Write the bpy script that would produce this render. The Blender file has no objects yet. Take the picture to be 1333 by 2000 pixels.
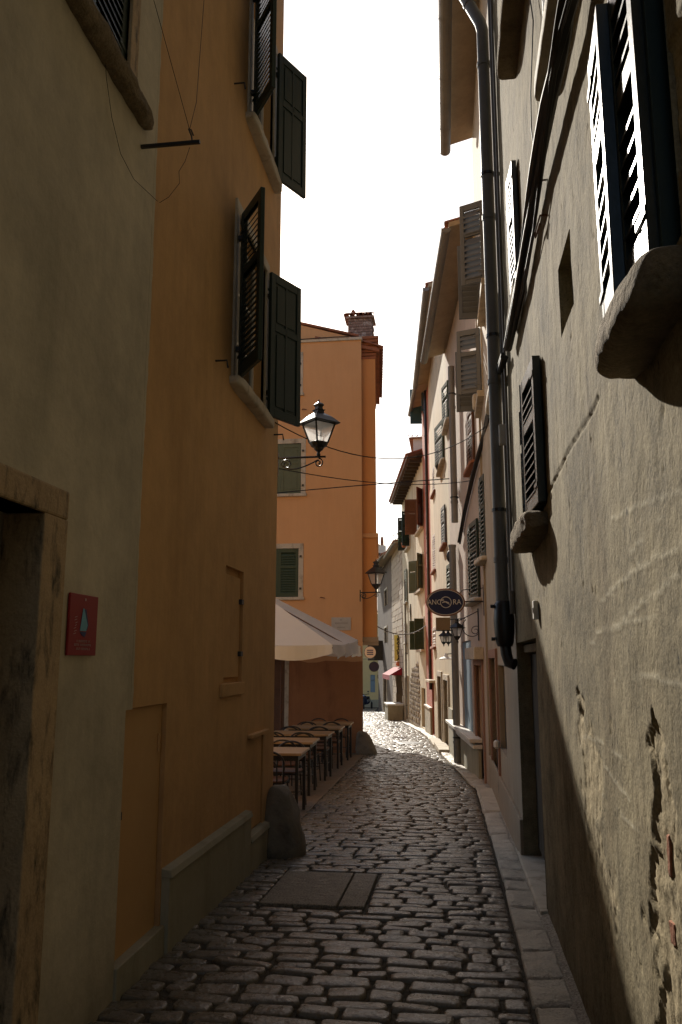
import bpy, bmesh, math, random
import numpy as np
from mathutils import Vector, Matrix
random.seed(7); np.random.seed(7)
scene = bpy.context.scene
COL = scene.collection
PI = math.pi
# ------------------------------------------------------------------ camera
F, CX, CY = 1600.0, 666.5, 1000.0
EYE = 1.70
YAW, PITCH = math.radians(7.64), math.radians(10.27)
cd = bpy.data.cameras.new("camera"); cam = bpy.data.objects.new("camera", cd); COL.objects.link(cam)
cd.sensor_fit = 'VERTICAL'; cd.sensor_height = 24.0; cd.lens = 24.0*F/2000.0
cd.clip_start = 0.05; cd.clip_end = 2000
cam.location = (0, 0, EYE); cam.rotation_euler = (PI/2+PITCH, 0, YAW)
scene.camera = cam
# ------------------------------------------------------------------ world, sun, exposure
SUN_AZ, SUN_EL = math.radians(17.0), math.radians(30.2)     # azimuth to the left of +Y
w = bpy.data.worlds.new("World"); scene.world = w; w.use_nodes = True
nt = w.node_tree; nt.nodes.clear()
sky = nt.nodes.new("ShaderNodeTexSky"); sky.sky_type = 'NISHITA'; sky.sun_disc = False
sky.sun_elevation = SUN_EL; sky.sun_rotation = -SUN_AZ
sky.air_density = 1.0; sky.dust_density = 1.6; sky.ozone_density = 0.6; sky.altitude = 10
bg = nt.nodes.new("ShaderNodeBackground"); bg.inputs[1].default_value = 0.105
wo = nt.nodes.new("ShaderNodeOutputWorld")
nt.links.new(sky.outputs[0], bg.inputs[0]); nt.links.new(bg.outputs[0], wo.inputs[0])
sd = bpy.data.lights.new("sun", 'SUN'); sun = bpy.data.objects.new("sun", sd); COL.objects.link(sun)
sd.energy = 4.9; sd.angle = math.radians(0.53); sd.color = (1.0, 0.93, 0.82)
SDIR = Vector((-math.sin(SUN_AZ)*math.cos(SUN_EL), math.cos(SUN_AZ)*math.cos(SUN_EL), math.sin(SUN_EL)))
sun.rotation_euler = SDIR.to_track_quat('Z', 'Y').to_euler(); sun.location = (-10, 30, 30)
vs = scene.view_settings
vs.view_transform = 'Standard'; vs.look = 'None'; vs.exposure = 0.42; vs.gamma = 1.0; vs.use_curve_mapping = False
scene.cycles.max_bounces = 8; scene.cycles.diffuse_bounces = 5; scene.cycles.sample_clamp_indirect = 6.0
try: scene.cycles.use_denoising = True
except Exception: pass

# ------------------------------------------------------------------ picture <-> place
_r = Vector((math.cos(YAW), math.sin(YAW), 0))
_f = Vector((-math.sin(YAW)*math.cos(PITCH), math.cos(YAW)*math.cos(PITCH), math.sin(PITCH)))
_u = Vector((math.sin(YAW)*math.sin(PITCH), -math.cos(YAW)*math.sin(PITCH), math.cos(PITCH)))
C0 = Vector((0, 0, EYE))
def ray(px, py): return _f*F + _r*(px-CX) + _u*(CY-py)
def gz(y):                                   # height of the ground along the lane (it falls away gently)
    if y <= 4: return 0.0
    if y <= 6: return -0.03*((y-4)**2)/4.0
    if y <= 70: return -0.03*(y-5)
    return -1.95
def atY(px, py, Y): d = ray(px, py); return C0 + d*(Y/d.y)
def atX(px, py, X): d = ray(px, py); return C0 + d*(X/d.x)
class Wall:
    """upright plane: origin (x0,y0) to (x1,y1); n points into the lane"""
    def __init__(s, x0, y0, x1, y1, n):
        s.o = Vector((x0, y0, 0)); v = Vector((x1-x0, y1-y0, 0)); s.L = v.length; s.t = v.normalized()
        a = Vector((-s.t.y, s.t.x, 0)); s.n = a if a.dot(Vector((n[0], n[1], 0))) > 0 else -a
    def P(s, u, d, z): return s.o + s.t*u + s.n*d + Vector((0, 0, z))
    def hit(s, px, py, d=0.0):
        r_ = ray(px, py); o = s.o + s.n*d
        k = (o-C0).dot(s.n)/r_.dot(s.n); p = C0 + r_*k
        return (p-s.o).dot(s.t), p.z
    def u(s, px, py=1290, d=0.0): return s.hit(px, py, d)[0]

# ------------------------------------------------------------------ mesh helpers
class MB:
    def __init__(s): s.v = []; s.f = []; s.mi = []; s.cur = 0
    def add(s, vs_, fs):
        b = len(s.v); s.v += [tuple(p) for p in vs_]
        for f in fs: s.f.append(tuple(b+i for i in f)); s.mi.append(s.cur)
        return s
    def quad(s, a, b, c, d): return s.add([a, b, c, d], [(0, 1, 2, 3)])
    def hexa(s, p): return s.add(p, [(0, 3, 2, 1), (4, 5, 6, 7), (0, 1, 5, 4), (1, 2, 6, 5), (2, 3, 7, 6), (3, 0, 4, 7)])
    def box(s, x0, x1, y0, y1, z0, z1):
        return s.hexa([Vector(q) for q in ((x0,y0,z0),(x1,y0,z0),(x1,y1,z0),(x0,y1,z0),(x0,y0,z1),(x1,y0,z1),(x1,y1,z1),(x0,y1,z1))])
    def wbox(s, W, u0, u1, d0, d1, z0, z1):
        q = [W.P(u, d, z) for z in (z0, z1) for (u, d) in ((u0, d0), (u1, d0), (u1, d1), (u0, d1))]
        return s.hexa(q)
    def tube(s, pts, r, n=8, cap=True):
        pts = [Vector(p) for p in pts]; rs = r if isinstance(r, (list, tuple)) else [r]*len(pts)
        b = len(s.v); prev = None
        for i, p in enumerate(pts):
            a = pts[max(0, i-1)]; c = pts[min(len(pts)-1, i+1)]; t = (c-a)
            t = t.normalized() if t.length > 1e-9 else Vector((0, 0, 1))
            if prev is None:
                x = t.orthogonal().normalized()
            else:
                x = (prev - t*prev.dot(t)); x = x.normalized() if x.length > 1e-6 else t.orthogonal().normalized()
            prev = x; y = t.cross(x)
            for k in range(n):
                an = 2*PI*k/n; s.v.append(tuple(p + x*(math.cos(an)*rs[i]) + y*(math.sin(an)*rs[i])))
        for i in range(len(pts)-1):
            for k in range(n):
                s.f.append((b+i*n+k, b+i*n+(k+1) % n, b+(i+1)*n+(k+1) % n, b+(i+1)*n+k)); s.mi.append(s.cur)
        if cap:
            s.f.append(tuple(b+k for k in reversed(range(n)))); s.f.append(tuple(b+(len(pts)-1)*n+k for k in range(n))); s.mi += [s.cur]*2
        return s
    def lathe(s, prof, c=(0, 0, 0), n=16, rot=0.0, sx=1, sy=1):
        b = len(s.v); c = Vector(c)
        for (r, z) in prof:
            for k in range(n):
                a = 2*PI*k/n+rot; s.v.append((c.x+r*math.cos(a)*sx, c.y+r*math.sin(a)*sy, c.z+z))
        for i in range(len(prof)-1):
            for k in range(n):
                s.f.append((b+i*n+k, b+i*n+(k+1) % n, b+(i+1)*n+(k+1) % n, b+(i+1)*n+k)); s.mi.append(s.cur)
        s.f.append(tuple(b+k for k in reversed(range(n)))); s.f.append(tuple(b+(len(prof)-1)*n+k for k in range(n))); s.mi += [s.cur]*2
        return s
    def mesh(s, name, mats, smooth=False, origin=None):
        me = bpy.data.meshes.new(name)
        vv = s.v if origin is None else [(a-origin[0], b-origin[1], c-origin[2]) for a, b, c in s.v]
        me.from_pydata(vv, [], s.f)
        for m in (mats if isinstance(mats, (list, tuple)) else [mats]): me.materials.append(m)
        if any(s.mi): me.polygons.foreach_set("material_index", s.mi)
        if smooth:
            me.polygons.foreach_set("use_smooth", [True]*len(me.polygons))
            try: me.set_sharp_from_angle(angle=math.radians(35))
            except Exception: pass
        me.validate(); me.update()
        return me
def absloc(o):
    p = Vector((0, 0, 0))
    while o is not None: p += o.location; o = o.parent
    return p
def link(name, me, parent=None, loc=(0, 0, 0)):
    o = bpy.data.objects.new(name, me); COL.objects.link(o); o.location = loc
    if parent is not None: o.parent = parent
    return o
def part(name, mb, m, parent=None, smooth=False, bevel=0.0, label=None):
    """world-space mesh builder -> object (origin follows an unrotated parent)"""
    org = absloc(parent) if parent is not None else Vector((0, 0, 0))
    o = link(name, mb.mesh(name, m, smooth, org), parent)
    if bevel:
        b = o.modifiers.new("b", 'BEVEL'); b.width = bevel; b.segments = 2; b.limit_method = 'ANGLE'
    if label: o['label'] = label
    return o
def tag(o, label=None, cat=None, group=None, kind=None):
    if label: o['label'] = label
    if cat: o['category'] = cat
    if group: o['group'] = group
    if kind: o['kind'] = kind
    return o
def thing(name, label, cat, loc, group=None, rotz=0):
    o = bpy.data.objects.new(name, None); COL.objects.link(o); o.empty_display_size = .2
    o.location = loc; o.rotation_euler = (0, 0, rotz)
    return tag(o, label, cat, group)
def copy_tree(o, parent=None):
    c = o.copy(); COL.objects.link(c)
    if parent is not None: c.parent = parent
    for ch in list(o.children): copy_tree(ch, c)
    return c
def rough_block(mb, fn, nu=8, nv=8, nw=8, amp=.01, freq=6.0, power=4.0, seed=0):
    """rounded lumpy block: fn maps p in [-1,1]^3 to a place"""
    from mathutils import noise
    bm = bmesh.new(); bmesh.ops.create_cube(bm, size=2.0)
    bmesh.ops.subdivide_edges(bm, edges=bm.edges[:], cuts=nu, use_grid_fill=True)
    vs_ = []
    for v in bm.verts:
        p = v.co.copy(); m = max(abs(p.x), abs(p.y), abs(p.z))
        q = (abs(p.x)**power+abs(p.y)**power+abs(p.z)**power)**(1/power)
        p = p*(m/q) if q > 0 else p
        w_ = fn(p); n_ = noise.noise_vector(w_*freq + Vector((seed*7.1, seed*3.3, 0)))
        n2 = noise.noise_vector(w_*freq*3.1 + Vector((seed*2.1, 5, 0)))
        vs_.append(w_ + n_*amp + n2*amp*.4)
    bm.verts.index_update()
    mb.add(vs_, [tuple(v.index for v in f.verts) for f in bm.faces]); bm.free()
    return mb
def text_mesh(body, size, depth=.002, align='CENTER', bold=0.0):
    cu = bpy.data.curves.new("t", 'FONT'); cu.body = body; cu.size = size; cu.extrude = depth
    cu.align_x = align; cu.offset = bold; cu.align_y = 'CENTER'; cu.resolution_u = 3
    o = bpy.data.objects.new("t", cu); COL.objects.link(o)
    dg = bpy.context.evaluated_depsgraph_get(); dg.update()
    me = bpy.data.meshes.new_from_object(o.evaluated_get(dg))
    bpy.data.objects.remove(o); bpy.data.curves.remove(cu)
    return me
def text_on(name, body, size, m, parent, M, sx=1.0, depth=.002, bold=0.0):
    """M: 4x4 world matrix, text lies in its XY plane facing +Z"""
    me = text_mesh(body, size, depth, bold=bold)
    org = absloc(parent)
    me.transform(Matrix.Translation(-org) @ M @ Matrix.Diagonal((sx, 1, 1, 1)))
    me.materials.clear(); me.materials.append(m)
    return link(name, me, parent)
def frame_mat(o, x, y):
    x = Vector(x).normalized(); y = Vector(y).normalized(); z = x.cross(y)
    M = Matrix.Identity(4)
    for i in range(3): M[i][0] = x[i]; M[i][1] = y[i]; M[i][2] = z[i]; M[i][3] = o[i]
    return M

# ------------------------------------------------------------------ materials
def mat(name, base, rough=.85, var=.25, vscale=1.2, streak=0.0, speck=0.0, bump=.3, bscale=40.0, bdist=.01, spec=.4,
        metallic=0.0, stain=None, stain_amt=0.0, stain_scale=1.5, stretch=.25, low=None, attr=None, rvar=0.0, coat=0.0, pits=None):
    m = bpy.data.materials.new(name); m.use_nodes = True; n = m.node_tree; N = n.nodes; L = n.links
    b = N["Principled BSDF"]
    b.inputs["Roughness"].default_value = rough; b.inputs["Metallic"].default_value = metallic
    b.inputs["Specular IOR Level"].default_value = spec
    if coat: b.inputs["Coat Weight"].default_value = coat; b.inputs["Coat Roughness"].default_value = .2
    geo = N.new("ShaderNodeNewGeometry")
    def noise_(scale, detail=4, rgh=.6, sz=1.0, dist=0.0):
        mp = N.new("ShaderNodeMapping"); mp.inputs["Scale"].default_value = (1, 1, sz); L.new(geo.outputs["Position"], mp.inputs[0])
        t = N.new("ShaderNodeTexNoise"); t.inputs["Scale"].default_value = scale; t.inputs["Detail"].default_value = detail
        t.inputs["Roughness"].default_value = rgh; t.inputs["Distortion"].default_value = dist
        L.new(mp.outputs[0], t.inputs["Vector"]); return t.outputs["Fac"]
    def math_(op, a, c=None, d=None, clamp=False):
        k = N.new("ShaderNodeMath"); k.operation = op; k.use_clamp = clamp
        for i, x in enumerate((a, c, d)):
            if x is None: continue
            if isinstance(x, (int, float)): k.inputs[i].default_value = x
            else: L.new(x, k.inputs[i])
        return k.outputs[0]
    def ramp(x, lo, hi):
        r = N.new("ShaderNodeMapRange"); r.inputs[1].default_value = lo; r.inputs[2].default_value = hi; L.new(x, r.inputs[0]); return r.outputs[0]
    def mix(f, a, c):
        k = N.new("ShaderNodeMix"); k.data_type = 'RGBA'
        if isinstance(f, (int, float)): k.inputs[0].default_value = f
        else: L.new(f, k.inputs[0])
        for i, x in ((6, a), (7, c)):
            if isinstance(x, tuple): k.inputs[i].default_value = (*x[:3], 1)
            else: L.new(x, k.inputs[i])
        return k.outputs[2]
    def scalecol(c, s_):
        k = N.new("ShaderNodeVectorMath"); k.operation = 'SCALE'
        if isinstance(c, tuple): k.inputs[0].default_value = c[:3]
        else: L.new(c, k.inputs[0])
        L.new(s_, k.inputs["Scale"]); return k.outputs[0]
    # broad value variation
    f1 = noise_(vscale, 5, .6, 1.0)
    f2 = noise_(vscale*6, 4, .65)
    v = math_('ADD', math_('MULTIPLY', math_('SUBTRACT', f1, .5), var*2.2), math_('MULTIPLY', math_('SUBTRACT', f2, .5), var*1.1))
    v = math_('ADD', v, 1.0)
    if streak:
        s1 = noise_(9.0, 5, .65, .08); s2 = noise_(30.0, 3, .6, .05)
        v = math_('ADD', v, math_('MULTIPLY', math_('ADD', math_('SUBTRACT', s1, .5), math_('MULTIPLY', math_('SUBTRACT', s2, .5), .5)), streak*2))
    if speck:
        s3 = noise_(90, 2, .5); v = math_('ADD', v, math_('MULTIPLY', math_('SUBTRACT', s3, .5), speck*2))
    oi = N.new("ShaderNodeObjectInfo")
    col = base
    if stain is not None:
        ms = ramp(noise_(stain_scale, 6, .7, stretch, .3), .5, .68)
        col = mix(math_('MULTIPLY', ms, stain_amt), col, stain)
    if low is not None:     # (colour, height scale) damp/dirt near the ground, an uneven band of real dirt
        sx_ = N.new("ShaderNodeSeparateXYZ"); L.new(geo.outputs["Position"], sx_.inputs[0])
        gl = math_('ADD', sx_.outputs[2], math_('MULTIPLY', math_('MAXIMUM', math_('SUBTRACT', sx_.outputs[1], 5.0), 0.0), .03))
        h = math_('ADD', gl, math_('MULTIPLY', noise_(3, 5, .7), low[1]*1.6))
        col = mix(math_('MULTIPLY', ramp(h, low[1]*1.7, low[1]*.6), low[2]), col, low[0])
    if attr is not None:
        for an, ac in attr:
            at = N.new("ShaderNodeAttribute"); at.attribute_name = an
            col = mix(math_('MULTIPLY', at.outputs["Fac"], 1.0, clamp=True), col, ac)
    if pits:
        pm_ = math_('MULTIPLY', ramp(noise_(pits[0], 3, .6, .45), pits[1]-.06, pits[1]+.03), ramp(noise_(2.2, 3, .6), .42, .62))
        v = math_('SUBTRACT', v, math_('MULTIPLY', pm_, pits[2]))
    fin = scalecol(col, v)
    L.new(fin, b.inputs["Base Color"])
    if rvar:
        L.new(math_('ADD', math_('MULTIPLY', math_('SUBTRACT', f2, .5), rvar*2), rough, clamp=True), b.inputs["Roughness"])
    if bump:
        h1 = noise_(bscale, 6, .65); h2 = noise_(bscale*.2, 4, .6)
        hh = math_('ADD', math_('MULTIPLY', h1, .5), h2)
        if streak: hh = math_('ADD', hh, math_('MULTIPLY', noise_(25, 3, .6, .1), .12))
        bn = N.new("ShaderNodeBump"); bn.inputs["Strength"].default_value = bump; bn.inputs["Distance"].default_value = bdist
        L.new(hh, bn.inputs["Height"]); L.new(bn.outputs[0], b.inputs["Normal"])
    return m
M = {}
M['grey_plaster'] = mat('grey_plaster', (.56, .495, .37), .92, .42, 1.1, .08, .06, .55, 12, .022, stain=(.40, .36, .26), stain_amt=.5, low=((.22, .19, .13), .5, .6))
M['orange_near'] = mat('orange_near', (.61, .365, .16), .9, .26, .9, .10, .05, .4, 12, .016, stain=(.50, .29, .115), stain_amt=.7, low=((.33, .19, .10), 1.5, .55))
M['orange_door'] = mat('orange_door', (.58, .35, .155), .8, .15, .9, .02, .01, .12, 14, .006)
M['orange_far'] = mat('orange_far', (.64, .355, .165), .88, .08, .5, .06, .02, .25, 16, .01, stain=(.61, .32, .135), stain_amt=.5, low=((.35, .17, .09), .5, .5))
M['orange_dark'] = mat('orange_dark', (.60, .28, .10), .88, .08, .6, .05, .02, .25, 16, .01)
M['render_wall'] = mat('render_wall', (.26, .218, .138), .95, .80, 2.4, .30, .55, .6, 36, .014, spec=.12,
    stain=(.15, .115, .065), stain_amt=.8, low=((.13, .105, .065), .7, .75), attr=(('damage', (.40, .33, .21)), ('scratch', (.47, .42, .31))), pits=(38, .66, .7))
M['plinth'] = mat('plinth', (.36, .33, .24), .9, .18, 1.4, .05, .04, .4, 22, .012, stain=(.2, .18, .12), stain_amt=.6)
M['stone_pale'] = mat('stone_pale', (.52, .46, .36), .8, .25, 2.2, 0, .1, .5, 38, .012, stain=(.22, .17, .11), stain_amt=.7, stain_scale=5, stretch=.7)
M['stone_mottled'] = mat('stone_mottled', (.46, .33, .19), .8, .35, 3.0, 0, .25, .7, 45, .015, stain=(.05, .045, .03), stain_amt=.95, stain_scale=14, stretch=.3)
M['stone_rough'] = mat('stone_rough', (.24, .19, .125), .95, .4, 5.0, 0, .35, 1.0, 60, .03, spec=.15, stain=(.12, .09, .055), stain_amt=.7, stain_scale=7, stretch=1)
M['guard_stone'] = mat('guard_stone', (.19, .16, .12), .8, .35, 3.0, 0, .1, .6, 30, .02, stain=(.07, .06, .045), stain_amt=.8, stain_scale=4, stretch=1)
M['cobble'] = mat('cobble', (.160, .134, .098), .29, .5, 3.0, 0, .3, .7, 34, .014, spec=.5, rvar=.2, stain=(.10, .085, .065), stain_amt=.6, stain_scale=4, stretch=1)
M['kerb_stone'] = mat('kerb_stone', (.48, .43, .34), .48, .40, 5.0, 0, .35, 1.0, 45, .03, spec=.5, rvar=.2, stain=(.16, .14, .10), stain_amt=.6, stain_scale=6, stretch=1)
M['joint'] = mat('joint', (.060, .050, .034), .95, .4, 5.0, 0, .3, 1.0, 60, .02)
M['far_ground'] = mat('far_ground', (.20, .175, .14), .8, .3, 2.0, 0, .2, .5, 20, .02)
M['concrete'] = mat('concrete', (.37, .325, .26), .55, .35, 8.0, 0, 1.2, 1.8, 70, .03)
M['pave_slab'] = mat('pave_slab', (.20, .145, .10), .45, .25, 2.0, 0, .1, .5, 20, .015, rvar=.15)
M['green_dark'] = mat('green_dark', (.018, .034, .026), .45, .2, 3, 0, .1, .15, 60, .003)
M['green_black'] = mat('green_black', (.012, .020, .015), .33, .25, 6, 0, .3, .35, 60, .004, spec=.6, rvar=.1)
M['green_mid'] = mat('green_mid', (.032, .055, .028), .55, .2, 3, 0, .1, .15, 60, .003)
M['green_grey'] = mat('green_grey', (.10, .12, .07), .6, .2, 3, 0, .1, .15, 60, .003)
M['grey_paint'] = mat('grey_paint', (.125, .135, .145), .55, .12, 3, .05, .05, .1, 60, .003)
M['teal_paint'] = mat('teal_paint', (.03, .09, .10), .5, .2, 3, .05, .1, .1, 60, .003)
M['blue_paint'] = mat('blue_paint', (.20, .28, .34), .6, .15, 3, .05, .05, .1, 60, .003)
M['brown_wood'] = mat('brown_wood', (.12, .055, .028), .6, .3, 4, .15, .1, .3, 60, .004)
M['dark_wood'] = mat('dark_wood', (.040, .030, .020), .7, .4, 4, .2, .15, .5, 60, .006)
M['pink_wood'] = mat('pink_wood', (.30, .17, .12), .7, .2, 3, .1, .05, .2, 60, .004)
M['black_iron'] = mat('black_iron', (.012, .012, .012), .42, .2, 6, 0, .1, .25, 60, .003, spec=.6)
M['zinc'] = mat('zinc', (.19, .18, .16), .55, .25, 4, .12, .1, .2, 50, .004, metallic=.1, rvar=.1)
M['rust'] = mat('rust', (.14, .06, .03), .8, .4, 8, 0, .3, .6, 80, .006)
M['tile'] = mat('tile', (.32, .12, .06), .85, .4, 3, 0, .2, .5, 40, .01, stain=(.10, .07, .05), stain_amt=.7, stain_scale=5, stretch=1)
M['brick'] = mat('brick', (.30, .115, .055), .9, .3, 6, 0, .2, .7, 50, .012)
M['chimney_brick'] = mat('chimney_brick', (.25, .17, .14), .9, .5, 6, 0, .4, .7, 40, .015, stain=(.55, .50, .46), stain_amt=.95, stain_scale=9, stretch=1)
M['soffit'] = mat('soffit', (.38, .29, .19), .85, .3, 3, 0, .1, .3, 30, .01)
M['taupe'] = mat('taupe', (.36, .30, .22), .88, .15, .9, .12, .04, .35, 24, .01, stain=(.24, .19, .13), stain_amt=.6, low=((.24, .17, .11), .8, .7))
M['pinkish'] = mat('pinkish', (.47, .37, .29), .88, .15, .9, .12, .04, .35, 24, .01, stain=(.33, .25, .18), stain_amt=.5, low=((.26, .19, .13), .8, .7))
M['cream'] = mat('cream', (.56, .48, .33), .88, .15, .9, .14, .04, .35, 24, .01, stain=(.40, .31, .18), stain_amt=.6, low=((.32, .23, .11), 1.0, .7))
M['red_wall'] = mat('red_wall', (.36, .11, .065), .88, .15, .9, .10, .04, .35, 24, .01, stain=(.26, .085, .05), stain_amt=.5)
M['cream_old'] = mat('cream_old', (.60, .53, .38), .88, .2, .9, .18, .05, .4, 20, .012, stain=(.38, .25, .10), stain_amt=.8, stain_scale=1.0, stretch=.15)
M['shaded_orange'] = mat('shaded_orange', (.36, .165, .075), .9, .2, .8, .12, .04, .35, 16, .012, stain=(.22, .10, .05), stain_amt=.8, low=((.18, .10, .06), .7, .6))  # far orange wall with the parasol shade mixed into its base colour
M['rubble'] = mat('rubble', (.27, .20, .11), .95, .4, 5, 0, .3, 1.0, 16, .05, stain=(.14, .10, .05), stain_amt=.7, stain_scale=6, stretch=1)
M['block'] = mat('block', (.50, .42, .33), .88, .2, 2, 0, .1, .4, 20, .01)
M['mortar'] = mat('mortar', (.23, .18, .14), .95, .3, 3, 0, .2, .5, 30, .01)
M['weathered'] = mat('weathered', (.13, .095, .07), .9, .4, 1.5, .35, .1, .6, 20, .02, stain=(.08, .06, .045), stain_amt=.9, stain_scale=1.5, stretch=.1)
M['yellow_wall'] = mat('yellow_wall', (.72, .58, .28), .88, .1, .5, .05, .02, .2, 16, .01)
M['white_paint'] = mat('white_paint', (.72, .70, .66), .6, .08, 3, 0, .05, .1, 40, .004)
M['white_stone'] = mat('white_stone', (.66, .63, .56), .6, .2, 3, 0, .1, .4, 30, .008)
M['marble'] = mat('marble', (.44, .41, .36), .6, .2, 6, 0, .1, .1, 40, .003)
M['red_plaque'] = mat('red_plaque', (.30, .018, .016), .4, .08, 4, 0, .02, .05, 40, .002)
M['sail_blue'] = mat('sail_blue', (.17, .42, .55), .5, .08, 30, 0, 0, 0, 40, .002)
M['deep_blue'] = mat('deep_blue', (.03, .05, .16), .5, .05, 30, 0, 0, 0, 40, .002)
M['print_pale'] = mat('print_pale', (.62, .50, .46), .5, .05, 30, 0, 0, 0, 40, .002)
M['navy'] = mat('navy', (.010, .013, .055), .42, .2, 4, 0, .05, .05, 40, .002)
M['sign_grey'] = mat('sign_grey', (.55, .54, .52), .6, .1, 4, 0, .05, .05, 40, .002)
M['copper'] = mat('copper', (.25, .13, .08), .5, .2, 6, 0, .1, .1, 40, .002)
M['brown_sign'] = mat('brown_sign', (.22, .15, .075), .6, .2, 6, .05, .1, .1, 40, .002)
M['sign_yellow'] = mat('sign_yellow', (.75, .66, .16), .5, .05, 4, 0, .02, .05, 40, .002)
M['sign_black'] = mat('sign_black', (.015, .013, .012), .5, .05, 4, 0, 0, 0, 40, .002)
M['sign_orange'] = mat('sign_orange', (.65, .22, .10), .5, .1, 4, 0, 0, 0, 40, .002)
M['awning_red'] = mat('awning_red', (.26, .012, .025), .8, .1, 4, .05, .02, .1, 40, .002)
M['table_top'] = mat('table_top', (.40, .27, .15), .35, .2, 5, 0, .1, .15, 60, .003, rvar=.1)
M['leaf'] = mat('leaf', (.07, .12, .03), .6, .3, 8, 0, .1, 0, 40, .002)
M['terracotta'] = mat('terracotta', (.35, .14, .07), .8, .2, 8, 0, .1, .2, 40, .004)
M['tyre'] = mat('tyre', (.02, .02, .02), .8, .1, 8, 0, 0, 0)
M['scooter_paint'] = mat('scooter_paint', (.02, .03, .07), .25, .05, 8, 0, 0, 0, spec=.6)
M['chrome'] = mat('chrome', (.6, .6, .6), .15, .05, 8, 0, 0, 0, metallic=1.0)
M['dark_room'] = mat('dark_room', (.02, .018, .015), .95, .1, 4, 0, 0, 0)
M['cable'] = mat('cable', (.012, .012, .012), .6, .1, 8, 0, 0, 0)
def glassy():
    m = bpy.data.materials.new('window_glass'); m.use_nodes = True; b = m.node_tree.nodes["Principled BSDF"]
    b.inputs["Base Color"].default_value = (.03, .035, .035, 1); b.inputs["Roughness"].default_value = .06; b.inputs["Specular IOR Level"].default_value = .6
    return m
M['glass'] = glassy()
def translucent(name, col, f, rough=.8):
    m = bpy.data.materials.new(name); m.use_nodes = True; n = m.node_tree; N = n.nodes; L = n.links
    b = N["Principled BSDF"]; b.inputs["Base Color"].default_value = (*col, 1); b.inputs["Roughness"].default_value = rough
    t = N.new("ShaderNodeBsdfTranslucent"); t.inputs[0].default_value = (*col, 1)
    x = N.new("ShaderNodeMixShader"); x.inputs[0].default_value = f
    g = N.new("ShaderNodeNewGeometry"); tn = N.new("ShaderNodeTexNoise"); tn.inputs["Scale"].default_value = 5; tn.inputs["Detail"].default_value = 5
    L.new(g.outputs["Position"], tn.inputs["Vector"])
    bp = N.new("ShaderNodeBump"); bp.inputs["Strength"].default_value = .3; bp.inputs["Distance"].default_value = .03
    L.new(tn.outputs["Fac"], bp.inputs["Height"]); L.new(bp.outputs[0], b.inputs["Normal"]); L.new(bp.outputs[0], t.inputs["Normal"])
    L.new(b.outputs[0], x.inputs[1]); L.new(t.outputs[0], x.inputs[2]); L.new(x.outputs[0], N["Material Output"].inputs[0])
    return m
def frosted():
    m = translucent('frosted', (.93, .93, .91), .9, .3); N = m.node_tree.nodes; L = m.node_tree.links
    x = N.new("ShaderNodeMixShader"); x.inputs[0].default_value = .5; t = N.new("ShaderNodeBsdfTransparent"); o = N["Material Output"]; src = o.inputs[0].links[0].from_socket
    L.new(src, x.inputs[1]); L.new(t.outputs[0], x.inputs[2]); L.new(x.outputs[0], o.inputs[0]); return m
M['frosted'] = frosted()
M['canvas'] = translucent('canvas', (.86, .85, .81), .38)
# ------------------------------------------------------------------ facade builders
def facade_quads(mb, W, u0, u1, z0, z1, openings, outer=None):
    """front skin with openings (ua,ub,za,zb,depth): reveals, and a dark backing well behind the joinery"""
    us = sorted({u0, u1, *[max(u0, min(u1, x)) for o in openings for x in o[:2]]})
    zs = sorted({z0, z1, *[max(z0, min(z1, x)) for o in openings for x in o[2:4]]})
    for i in range(len(us)-1):
        for j in range(len(zs)-1):
            cu, cz = (us[i]+us[i+1])/2, (zs[j]+zs[j+1])/2
            if any(o[0] < cu < o[1] and o[2] < cz < o[3] for o in openings): continue
            mb.quad(W.P(us[i], 0, zs[j]), W.P(us[i+1], 0, zs[j]), W.P(us[i+1], 0, zs[j+1]), W.P(us[i], 0, zs[j+1]))
    for (a, b, c, d, dep) in openings: reveal_quads(mb, W, a, b, c, d, dep)
def reveal_quads(mb, W, a, b, c, d, dep):
    e = -dep
    mb.quad(W.P(a, 0, c), W.P(a, e, c), W.P(a, e, d), W.P(a, 0, d)); mb.quad(W.P(b, 0, c), W.P(b, e, c), W.P(b, e, d), W.P(b, 0, d))
    mb.quad(W.P(a, 0, c), W.P(b, 0, c), W.P(b, e, c), W.P(a, e, c)); mb.quad(W.P(a, 0, d), W.P(b, 0, d), W.P(b, e, d), W.P(a, e, d))
    mb.cur = 1; mb.quad(W.P(a, e, c), W.P(b, e, c), W.P(b, e, d), W.P(a, e, d)); mb.cur = 0
def shell_quads(mb, W, u0, u1, z0, z1, depth):
    a0, a1 = W.P(u0, 0, 0), W.P(u1, 0, 0); b0, b1 = W.P(u0, -depth, 0), W.P(u1, -depth, 0)
    for p, q in ((a0, b0), (b0, b1), (b1, a1)):
        mb.quad(p+Vector((0, 0, z0)), q+Vector((0, 0, z0)), q+Vector((0, 0, z1)), p+Vector((0, 0, z1)))
def house(name, label, W, u0, u1, z1, depth, openings, m, cat='house', z0=None, front=True):
    zb = gz(W.P(u1, 0, 0).y) - .6 if z0 is None else z0
    c = W.P((u0+u1)/2, 0, 0); root = thing(name, label, cat, (c.x, c.y, gz(c.y)))
    mb = MB()
    if front: facade_quads(mb, W, u0, u1, zb, z1, openings)
    shell_quads(mb, W, u0, u1, zb, z1, depth)
    mb.quad(W.P(u0, 0, z1), W.P(u1, 0, z1), W.P(u1, -depth, z1), W.P(u0, -depth, z1))
    part('wall', mb, [m, M['dark_room']], root)
    return root
_slat = {}
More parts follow.
